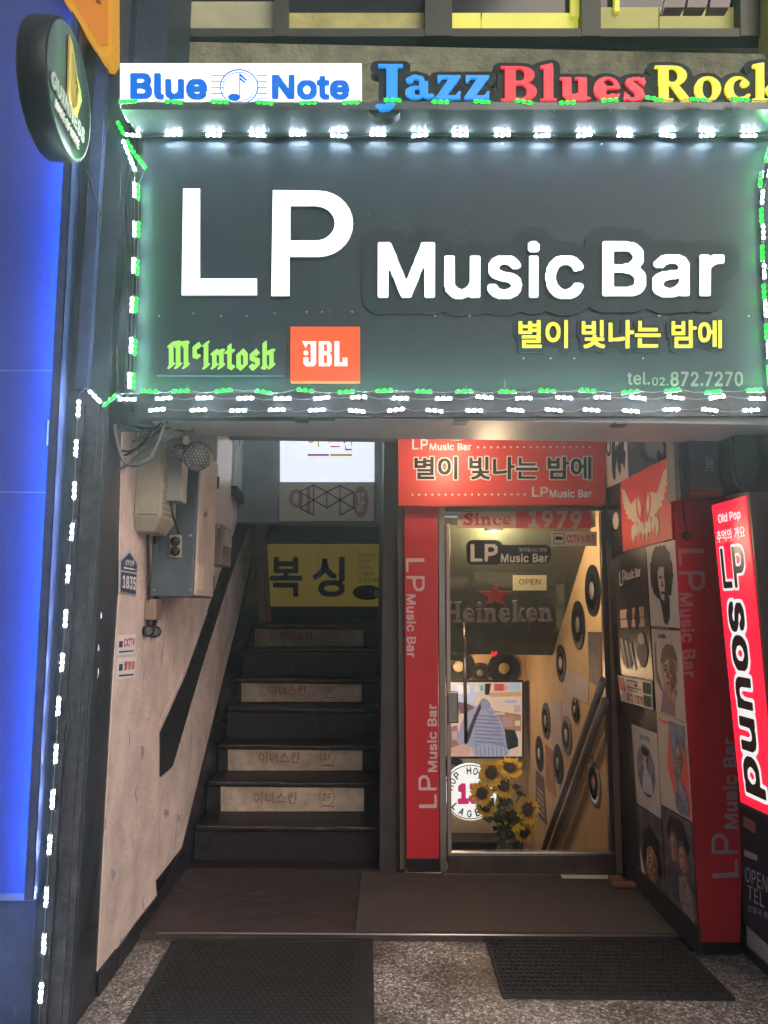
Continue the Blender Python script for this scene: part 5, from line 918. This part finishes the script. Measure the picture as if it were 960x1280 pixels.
for n_, (x, y, r, ax, lab) in enumerate(FL):
    r *= 1.18; ax = (ax[0], ax[1], ax[2] + .2)
    c = PY(PF - .06 + .012 * n_).p(x, y); ax = Vector(ax).normalized(); k = thing('sunflower', Vector((vb.x, PF, vb.z)), 'yellow sunflower in the vase, ' + lab, 'sunflower', 'sunflowers behind the glass door')
    u = ax.cross(Vector((0, 0, 1))).normalized(); w = ax.cross(u).normalized()
    for ring, (np_, l1, m_, wd) in enumerate(((19, 1.0, pet, .17), (15, .80, pet, .16), (17, .60, pet2, .12))):
        bb = B()
        for i in range(np_):
            a = 6.28318 * (i + .5 * ring + rnd.uniform(-.2, .2)) / np_; d = u * math.cos(a) + w * math.sin(a); s_ = ax.cross(d); L_ = r * l1 * rnd.uniform(.88, 1.1); cup = rnd.uniform(-.1, .22)
            p = [c + d * r * .35 + s_ * r * wd * .4, c + d * L_ * .72 + s_ * r * wd + ax * r * cup * .5, c + d * L_ + ax * r * cup, c + d * L_ * .72 - s_ * r * wd + ax * r * cup * .5, c + d * r * .35 - s_ * r * wd * .4]
            off = ax * (.003 * ring + .004); mid = c + d * L_ * .65 + ax * r * (cup * .5 - .05)
            bb.add([v + off for v in p] + [mid + off], [(0, 1, 5), (1, 2, 5), (2, 3, 5), (3, 4, 5), (4, 0, 5)])
        bb.build('petals', m_, k)
    bb = B(); bb.lathe(c, ax, ((r * .40, -.004), (r * .46, .008), (r * .40, .016), (r * .22, .020), (.001, .018)), 18); bb.build('seed_head', sd, k)
    if n_ != 9: pass
    base = Vector((vb.x + rnd.uniform(-.02, .02), PF, vb.z + .15)); mid = (c + base) / 2 + Vector((rnd.uniform(-.02, .02), .03, .04)); bk_ = c - ax * .03
    bb = B(); bb.tube([c, bk_, mid, base], .004, 6); bb.build('stem', st, k)
    bb = B()
    for q_ in range(5):
        f = .2 + .16 * q_; p0 = bk_.lerp(base, f) + Vector((rnd.uniform(-.02, .02), -.01, 0)); an = rnd.uniform(0, 6.28); d = Vector((math.cos(an), -.35, math.sin(an) * .6 - .2)).normalized(); s_ = d.cross(Vector((0, -1, .3))).normalized(); L_ = rnd.uniform(.05, .095)
        p = [p0, p0 + d * L_ * .4 + s_ * L_ * .30, p0 + d * L_, p0 + d * L_ * .4 - s_ * L_ * .30]; bb.add(p + [p0 + d * L_ * .45 + Vector((0, .008, 0))], [(0, 1, 4), (1, 2, 4), (2, 3, 4), (3, 0, 4)])
    bb.build('leaves', gr, k)
# ================================================================ clutter on the left wall
def bx(pl_y, px0, py0, px1, py1, depth, xl=None):
    a, c = PY(pl_y).p(px0, py0), PY(pl_y).p(px1, py1); return (a.x if xl is None else xl, pl_y, c.z), (c.x, pl_y + depth, a.z)
xw = -.980
k = thing('meter_cabinet', (-.93, 3.45, 1.55), 'large blue grey electrical cabinet on the left wall with a beige door side', 'cabinet')
lo, hi = bx(3.42, 185, 560, 241, 746, .38, xw); MCH = (hi[0] + .014, lo[1], lo[2], hi[2] - lo[2]); bb = B(); bb.box(lo, hi); bevel(bb.build('body', bluegrey, k), .006)
bb = B(); bb.box((hi[0] + .0005, lo[1] + .006, lo[2] + .006), (hi[0] + .012, hi[1] - .004, hi[2])); bevel(bb.build('side_door', creamp, k), .004)
bb = B(); bb.box((hi[0] + .0125, lo[1] + .02, lo[2] + .03), (hi[0] + .016, lo[1] + .13, lo[2] + .15)); bb.build('notice', mat('cream_notice', (.62, .52, .42), .6), k); bb = B(); bb.lathe((hi[0] + .012, lo[1] + .10, lo[2] + .38), (1, 0, 0), ((.012, 0), (.012, .012)), 12); bb.build('key_lock', steel, k)
k = thing('wall_socket', PY(3.41).p(219, 697), 'cream double wall socket with two black outlets on the blue grey cabinet', 'socket'); q = Quad(PY(3.418), [(213, 669), (228, 669), (227.5, 697), (212.5, 697)]); bb = B(); bb.slab(q, 0, .012); bevel(bb.build('plate', beigem, k), .003)
for y_ in (.28, .72): bb = B(); bb.lathe(q.m(.5, y_, .012), (0, -1, 0), ((.021, 0), (.021, .012), (.015, .016), (.001, .016)), 18); bb.build('outlet', blackp, k)
k = thing('white_cabinet', (-.95, 3.9, 1.9), 'glossy white electrical cabinet on the left wall behind the blue grey one', 'cabinet'); lo, hi = bx(3.84, 240, 530, 268, 650, .42, xw); bb = B(); bb.box(lo, hi); bevel(bb.build('body', mat('gloss_white', (.62, .60, .60), .25), k), .006); bb = B(); bb.box((hi[0] - .1, lo[1] + .02, lo[2] - .03), (hi[0] + .006, hi[1] - .02, lo[2] - .001)); bb.build('bottom_lip', greyb, k)
k = thing('junction_box', (-.95, 3.8, 1.55), 'small brown grey junction box under the white cabinet', 'junction box'); lo, hi = bx(3.94, 262, 655, 277, 706, .25, xw); bb = B(); bb.box(lo, hi); bevel(bb.build('body', mat('brown_grey_box', (.25, .2, .17), .6, noise=(8, .6, 1.1)), k), .006); bb = B(); bb.box((hi[0] + .0005, lo[1] + .03, lo[2] + .1), (hi[0] + .010, lo[1] + .2, hi[2] - .02)); bb.build('cover', greyb, k)
k = thing('valve', PX(-.86, 1).p(262, 712), 'tangle of small brass valve parts below the junction box', 'valve'); p = PX(-.88, 1).p(262, 712); bb = B(); bb.tube([p + Vector((-.16, 0, 0)), p, p + Vector((.0, 0, -.06))], .012, 8); bb.tube([p + Vector((-.02, -.03, .0)), p + Vector((-.02, .04, 0))], .01, 8); bb.lathe(p + Vector((0, 0, .0)), (0, -1, 0), ((.022, -.02), (.022, .02)), 10); bb.build('body', steel, k)
# louvred housing
k = thing('louvred_unit', (-.93, 3.05, 1.8), 'greenish beige louvred housing high on the left wall above the house number', 'vent housing'); lo, hi = bx(3.14, 166, 540, 200, 664, .14, xw); zc = lo[2] + .06
bb = B(); bb.add([(lo[0], lo[1], zc), (lo[0], hi[1] + .1, zc), (lo[0], hi[1] + .1, hi[2]), (lo[0], lo[1], hi[2]), (hi[0], lo[1], zc), (hi[0], hi[1] + .1, zc), (hi[0], hi[1] + .1, hi[2]), (hi[0], lo[1], hi[2]), (lo[0], lo[1] + .03, lo[2]), (lo[0], hi[1] + .07, lo[2]), (hi[0] - .03, lo[1] + .03, lo[2]), (hi[0] - .03, hi[1] + .07, lo[2])],
                 [(0, 4, 7, 3), (4, 5, 6, 7), (5, 1, 2, 6), (3, 7, 6, 2), (0, 3, 2, 1), (8, 10, 4, 0), (10, 11, 5, 4), (11, 9, 1, 5), (8, 9, 11, 10), (0, 1, 9, 8)]); bevel(bb.build('body', beigem, k), .006)
for i in range(9): x = lo[0] + .02 + i * (hi[0] - lo[0] - .03) / 9; bb = B(); bb.box((x, lo[1] - .008, zc + .01), (x + .009, lo[1] - .001, hi[2] - .02)); bb.build('rib', beigem, k)
for i in range(8): z_ = zc + .02 + i * .022; bb = B(); bb.box((hi[0] + .001, lo[1] + .03, z_), (hi[0] + .006, hi[1] + .07, z_ + .009)); bb.build('louvre', beigem, k)
k = thing('small_metal_box', (-.85, 3.22, 1.95), 'small grey metal box beside the louvred housing', 'box'); lo, hi = bx(3.20, 206, 540, 226, 626, .10, None); bb = B(); bb.box(lo, hi); bevel(bb.build('body', greyb, k), .004); bb = B(); bb.tube([((lo[0] + hi[0]) / 2, lo[1] - .003, lo[2] - .0), ((lo[0] + hi[0]) / 2 + .01, lo[1] - .003, lo[2] - .06), ((lo[0] + hi[0]) / 2 + .02, lo[1] + .07, lo[2] - .13)], .005); bb.build('cable', cableb, k)
for x, y, r_, lab in ((247, 570, .062, 'larger round perforated lamp hanging under the sign, left side'), (225, 566, .040, 'smaller perforated lamp tucked behind the larger one')):
    c = PY(3.08).p(x, y); k = thing('perforated_lamp', c, lab, 'lamp', 'perforated lamps under the sign'); ax = Vector((.4, -1, -.35)).normalized(); bb = B(); bb.lathe(c, ax, ((.02, -.10), (r_ * .8, -.06), (r_, 0), (r_ * .98, .006), (r_ * .7, .026), (.001, .034)), 24); bb.build('shade', mat('lamp_grey', (.12, .115, .11), .35, .3), k)
    u = ax.cross(Vector((0, 0, 1))).normalized(); w = ax.cross(u); bb = B()
    for i in range(-4, 5):
        for j_ in range(-4, 5):
            a_, b_ = (i + .5 * (j_ % 2)) * .013, j_ * .012
            if a_ * a_ + b_ * b_ < (r_ * .88) ** 2: bb.lathe(c + u * a_ + w * b_ + ax * (.03 - .02 * (a_ * a_ + b_ * b_) / (r_ * r_)), ax, ((.0042, 0), (.003, .004)), 6)
    tag(bb.build('studs', mat('stud_grey', (.4, .37, .34), .3, .5), k), None, None, None, 'stuff')
# plates on the plaster
k = thing('house_number_plate', LWp.p(160, 742), 'navy blue house number plate reading 1835 on the plaster', 'plate'); q = Quad(LWp, [(149.5, 684), (170, 690), (168.5, 744), (148, 740.5)])
q = Quad(Plane((-.9795, 0, 0), (1, 0, 0)), [(149, 689), (171, 692), (169, 745), (148, 740)])
bb = B(); bb.poly(q, [(0, 0), (1, 0), (1, .78), (.5, 1.06), (0, .78)], 0, .004); bb.build('plate', mat('pale_plate', (.5, .48, .48), .4), k); bb = B(); bb.poly(q, [(.06, .03), (.94, .03), (.94, .50), (.06, .50)], .0045, .006); bb.poly(q, [(.06, .55), (.94, .55), (.94, .76), (.5, .99), (.06, .76)], .0045, .006); bb.build('blue_field', mat('plate_navy', (.02, .04, .13), .35), k)
text('number', '1835', SQ(q, .14, .12, .90, .43), whitep, k, 'I', .02, (.0065, .0075), 50); text('street_lettering', '남부순환', SQ(q, .26, .68, .76, .82), whitep, k, 'K', .0, (.0065, .0075), 36); text('small_lettering', 'Nambusunhwan-ro', SQ(q, .18, .59, .84, .64), whitep, k, 'I', .0, (.0065, .0075), 30)
for (y0, y1, w_, lab) in ((793, 820, 'CCTV', 'upper white sticker with red lettering on the plaster'), (821, 850, '촬영중', 'lower white sticker with red lettering on the plaster')):
    k = thing('wall_sticker', LWp.p(157, y1), lab, 'sticker', 'stickers on the plaster wall'); q = Quad(Plane((-.980, 0, 0), (1, 0, 0)), [(147, y0 + 1), (169.5, y0), (168.5, y1 - 3), (145.5, y1)]); bb = B(); bb.slab(q, 0, .001); bb.build('paper', mat('sticker_pale', (.80, .76, .76), .5), k); text('lettering', w_, SQ(q, .34, .42, .95, .82), mat('sticker_red', (.45, .05, .04)), k, 'I' if w_ == 'CCTV' else 'K', .02, (.0015, .0025), 40)
    bb = B(); bb.poly(q, [(.08, .4), (.26, .4), (.26, .7), (.08, .7)], .0015, .0025); bb.poly(q, [(.1, .14), (.9, .12), (.9, .2), (.1, .22)], .0015, .0022); bb.build('symbol', mat('sticker_blue', (.05, .05, .15)), k)
# cables
def cab(label, pts, r, m_=cableb, name='cable'): bb = B(); bb.tube(pts, r, 6); return tag(bb.build(name, m_), label, 'cable', 'cables on the left side')
def smooth(pts, n=6):
    out = []
    for i in range(len(pts) - 1):
        p0, p1, p2, p3 = pts[max(i - 1, 0)], pts[i], pts[i + 1], pts[min(i + 2, len(pts) - 1)]
        for j_ in range(n): t_ = j_ / n; out.append(.5 * ((2 * p1) + (p2 - p0) * t_ + (2 * p0 - 5 * p1 + 4 * p2 - p3) * t_ * t_ + (3 * p1 - p0 - 3 * p2 + p3) * t_ ** 3))
    return out + [pts[-1]]
X1 = PX(-.965, 1)
cab('black cable falling along the plaster beside the house number', smooth([X1.p(184, 655), X1.p(186, 720), X1.p(185, 790)]), .008)
cab('thicker black cable right of the first one, ending at a plug', smooth([X1.p(194, 655), X1.p(196, 720), X1.p(195, 770), X1.p(190, 788)]), .010)
k = thing('power_plug', X1.p(190, 792), 'black power plugs dangling from a cable on the left wall', 'plug')
for x, y in ((184, 789), (193, 790)): c = X1.p(x, y); bb = B(); bb.lathe(c, (.6, -1, .1), ((.016, -.04), (.026, -.01), (.026, .02), (.016, .028)), 14); bb.build('plug_body', cableb, k)
k = thing('small_box', X1.p(188, 775), 'small brown adaptor box by the dangling plugs', 'box'); lo = X1.p(184, 775); bb = B(); bb.box((-.98, lo.y, lo.z), (-.93, lo.y + .09, lo.z + .09)); bevel(bb.build('body', mat('adaptor_brown', (.24, .17, .13), .5), k), .005)
names = ['looping over the louvred housing', 'sagging under the left end of the sign', 'crossing behind the perforated lamps', 'bunched at the left corner under the sign', 'arching from the navy pillar', 'thin, hanging in front of the housing', 'running along the underside of the sign', 'curling beside the junction of the lights']
cr = random.Random(5)
for i, nm in enumerate(names):
    y0 = 500 + cr.uniform(5, 30); Yc = 2.86 + .03 * i
    pts = [PY(Yc).p(120 + cr.uniform(0, 30), y0 + 10), PY(Yc).p(140 + cr.uniform(0, 20), y0 + cr.uniform(15, 60)), PY(Yc).p(175 + cr.uniform(-10, 20), y0 + cr.uniform(20, 55)), PY(Yc).p(205 + cr.uniform(0, 40), y0 + cr.uniform(-15, 35))]
    cab(('grey' if i % 3 == 0 else 'black') + ' cable ' + nm, smooth(pts), cr.uniform(.004, .008), cable if i % 3 == 0 else cableb)
k = thing('cable_bundle', PY(2.86).p(140, 500), 'loose bundle of dark cables running up the pillar beside the sign', 'cables'); 
for i in range(9):
    x = 118 + i * 5.2; pts = [PY(2.848).p(x + cr.uniform(-6, 6) + (500 - y) * .02, y) for y in (118, 190, 260, 340, 420, 500)]; bb = B(); bb.tube(smooth(pts, 4), cr.uniform(.003, .006), 5); bb.build('cable_strand', cable if i % 5 == 0 else mat('cable_navy', (.02, .035, .06), .6), k)
t_ = SP.p(270, 536)
# ================================================================ right-hand speakers and lamp
def spk(label, ly, x0, y0, x1, y1, dep, rnd_=False):
    k = thing('loudspeaker', PY(ly).p((x0 + x1) / 2, y1), label, 'speaker', 'loudspeakers under the sign'); a, c = PY(ly).p(x0, y0), PY(ly).p(x1, y1)
    bb = B(); bb.bbox((a.x, ly, c.z), (c.x, ly + dep, a.z), .03 if rnd_ else .012); bb.build('cabinet', mat('speaker_black', (.022, .022, .025), .45, noise=(30, .7, 1.3)), k)
    bb = B(); bb.bbox((a.x + .012, ly - .014, c.z + .012), (c.x - .012, ly - .001, a.z - .012), .02 if rnd_ else .006); bb.build('grille', mat('speaker_grille', (.03, .032, .034), .55, noise=(180, .3, 2), bump=(300, .6)), k); return k
k = spk('boxy black loudspeaker with small badge under the right end of the sign', 3.12, 853, 538, 914, 618, .16)
q = Quad(PY(3.104), [(880, 570), (892, 570), (892, 590), (880, 590)]); text('badge_lettering', 'JBC', Quad(PY(3.104), [(891, 571), (891, 589), (882, 589), (882, 571)]), mat('badge_grey', (.2, .2, .21), .4), k, 'I', .01, (.001, .002), 36)
b_ = PY(3.12).p(843, 545); c_ = PY(3.12).p(852.5, 625); bb = B(); bb.box((b_.x, 3.13, c_.z), (c_.x, 3.22, b_.z)); tag(bevel(bb.build('speaker_bracket_box', mat('brown_grey_side', (.11, .09, .09), .6)), .004), 'brown grey wooden block fixed beside the boxy loudspeaker', 'block')
k = thing('loudspeaker', PY(3.0).p(930, 612), 'rounded black loudspeaker at the far right under the sign', 'speaker', 'loudspeakers under the sign')
c0 = PY(3.0).p(931, 568); bb = B(); n = 28; prof = []
bb.poly(RQ(PY(3.0), 914, 523, 948, 613), [(.5 + .5 * math.copysign(abs(math.cos(a)) ** .7, math.cos(a)), .5 + .5 * math.copysign(abs(math.sin(a)) ** .7, math.sin(a))) for a in [6.28318 * i / n for i in range(n)]], -.14, 0); bb.build('cabinet', mat('speaker_black', (0, 0, 0)), k)
bb = B(); bb.poly(RQ(PY(3.0), 917, 529, 944, 607), [(.5 + .5 * math.copysign(abs(math.cos(a)) ** .7, math.cos(a)), .5 + .5 * math.copysign(abs(math.sin(a)) ** .7, math.sin(a))) for a in [6.28318 * i / n for i in range(n)]], .001, .014); bb.build('grille', mat('speaker_grille', (0, 0, 0)), k)
q = Quad(PY(3.2), [(938, 526), (1000, 526), (1000, 598), (944, 612)]); bb = B(); bb.slab(q, -.04, 0); tag(bb.build('grey_awning_flap', mat('flap_grey', (.34, .33, .36), .6)), 'plain grey panel at the right edge below the sign corner', 'panel')
cab('black cable hanging from the boxy loudspeaker over the red panel', smooth([PY(3.36).p(853, 626), PY(3.36).p(855, 645), PY(3.36).p(859, 668)]), .004); o = bpy.data.objects[COL.objects[-1].name]; o['group'] = 'cables on the right side'
k = thing('hanging_plug', PY(3.35).p(859, 672), 'black plug at the end of the cable on the red panel', 'plug'); bb = B(); bb.lathe(PY(3.35).p(859, 670), (0, -1, -.3), ((.008, -.03), (.017, -.02), (.018, .012), (.012, .018)), 14); bb.build('body', cableb, k)
c = PY(3.45).p(818, 560); k = thing('spotlight', c, 'black spotlight with bracket under the sign above the winged poster', 'spotlight'); ax = Vector((-.7, -.5, -.35)).normalized(); bb = B(); bb.lathe(c, ax, ((.03, -.14), (.055, -.10), (.062, .0), (.07, .02), (.066, .024), (.05, .0)), 22); bb.build('housing', blackp, k)
bb = B(); bb.tube(smooth([c, c + Vector((.05, 0, .07)), c + Vector((.10, .0, .16))]), .012); bb.build('arm', blackp, k); bb = B(); bb.lathe(c, ax, ((.05, .004), (.02, .012), (.001, .014)), 16); bb.build('lens', mat('lens', (.2, .16, .14), .15), k)
# ================================================================ lamps that light the place
def lamp(label, loc, col, W_, size=.05):
    k = thing('ceiling_lamp', loc, label, 'lamp', 'small ceiling lamps'); bb = B(); bb.lathe(Vector(loc), (0, 0, 1), ((.05, 0), (.055, .01), (.055, .03)), 20); bb.build('housing', steel, k)
    L = bpy.data.lights.new('lamp_light', 'POINT'); L.energy = W_; L.color = col; L.shadow_soft_size = size; o = bpy.data.objects.new('lamp_light', L); COL.objects.link(o); o.parent = k; o.location = (0, 0, -.06)
lamp('small warm downlight on the recess ceiling above the red banner', (.42, 3.85, 2.285), (1, .72, .48), 8)
lamp('small warm lamp on the stairwell ceiling behind the glass door', (.70, 4.44, P1.z - .035), (1, .70, .42), 22)
lamp('small added cool lamp brightening the top of the stairs', (-.45, 5.0, 2.93), (.85, .92, 1), 5)  # unseen lamp, added to brighten the stair hall
lamp('small warm lamp low on the basement landing ceiling', (.6, 6.1, 1.0), (1, .64, .34), 13)

# ================================================================ across the street (seen only as a reflection in the door glass)
t = thing('shop_row', (1, -15, 0), 'dark building across the street with warm lit shop windows, reflected in the glass door', 'building')
bb = B(); bb.box((-9, -16, 0), (12, -15, 5.7)); bb.build('facade', mat('far_facade', (.05, .05, .05), .8), t)
wl2 = mat('warm_shop_window', (.8, .6, .35), emit=1.6, ecol=(1, .70, .36))
for x0, x1, z0, z1 in ((1.2, 2.9, 2.15, 2.5), (3.1, 4.6, 2.2, 2.65), (-1.4, .4, 1.2, 2.2), (5.6, 7.6, .9, 2.3), (2.0, 3.4, 4.2, 4.8), (-6, -4, 1, 2.4)): bb = B(); bb.box((x0, -15.0, z0), (x1, -14.96, z1)); bb.build('lit_window', wl2, t)

# ================================================================ wear: cracks in the plaster, screws and labels on the boxes
wr = random.Random(11)
for i in range(4):
    y = wr.uniform(860, 1120); x0_ = 132 + (1214 - y) * .06; x = x0_ + wr.uniform(2, 42); P_ = [(x + wr.uniform(-2.5, 2.5), y + k_ * wr.uniform(5, 9)) for k_ in range(5)]
    bb = B(); bb.tube([PX(-.9808, 1).p(*a_) for a_ in P_], [.0003, .0012, .0016, .001, .0003], 4); bb.build('crack', mat('crack_dark', (.10, .07, .06), .9), bpy.data.objects['plastered_side_wall'])
for (x, y, dx, dy) in ((150, 1170, 5, 26), (176, 930, 4, 22), (205, 1010, 6, 14), (139, 1085, 5, 18)):
    bb = B(); bb.poly(Quad(PX(-.981, 1), [(x, y), (x + dx, y + 2), (x + dx + 2, y + dy), (x - 2, y + dy - 3)]), chaikin([(.3, .0), (.55, .05), (.5, .3), (.9, .35), (.8, .6), (1, .8), (.6, 1), (.3, .85), (.0, .9), (.2, .55), (.05, .4), (.3, .3)]), .0002, .001); bb.build('peeled_patch', mat('peeled_grey', (.34, .32, .34), .9), bpy.data.objects['plastered_side_wall'])
mc = bpy.data.objects['meter_cabinet']
for fx, fz in ((.06, .05), (.94, .05), (.06, .6), (.94, .6)):
    q = RQ(PY(3.418), 190, 620, 241, 744); bb = B(); bb.lathe(q.m(fx, fz, .001), (0, -1, 0), ((.007, 0), (.006, .003)), 8); bb.build('screw', steel, mc)


M = bpy.data.materials.new('haze'); M.use_nodes = True; N = M.node_tree.nodes; N.clear(); o_ = N.new('ShaderNodeOutputMaterial'); v = N.new('ShaderNodeVolumePrincipled')  # added volume that imitates lens bloom round the lights
v.inputs['Density'].default_value = .012; v.inputs['Color'].default_value = (.88, .97, 1, 1); v.inputs['Anisotropy'].default_value = .8; M.node_tree.links.new(v.outputs[0], o_.inputs[1])
bb = B(); bb.box((-16.5, -20.5, -2.3), (16.5, 10.5, 6.2)); hz = bb.build('haze', M); tag(hz, 'thin added haze imitating lens glare round the lights', None, None, 'stuff')

for fz in (.12, .5, .86):
    bb = B(); bb.lathe((-.001 + MCH[0], MCH[1] + .372, MCH[2] + fz * MCH[3]), (0, 0, 1), ((.009, -.03), (.009, .03)), 10); bb.build('hinge', steel, mc)
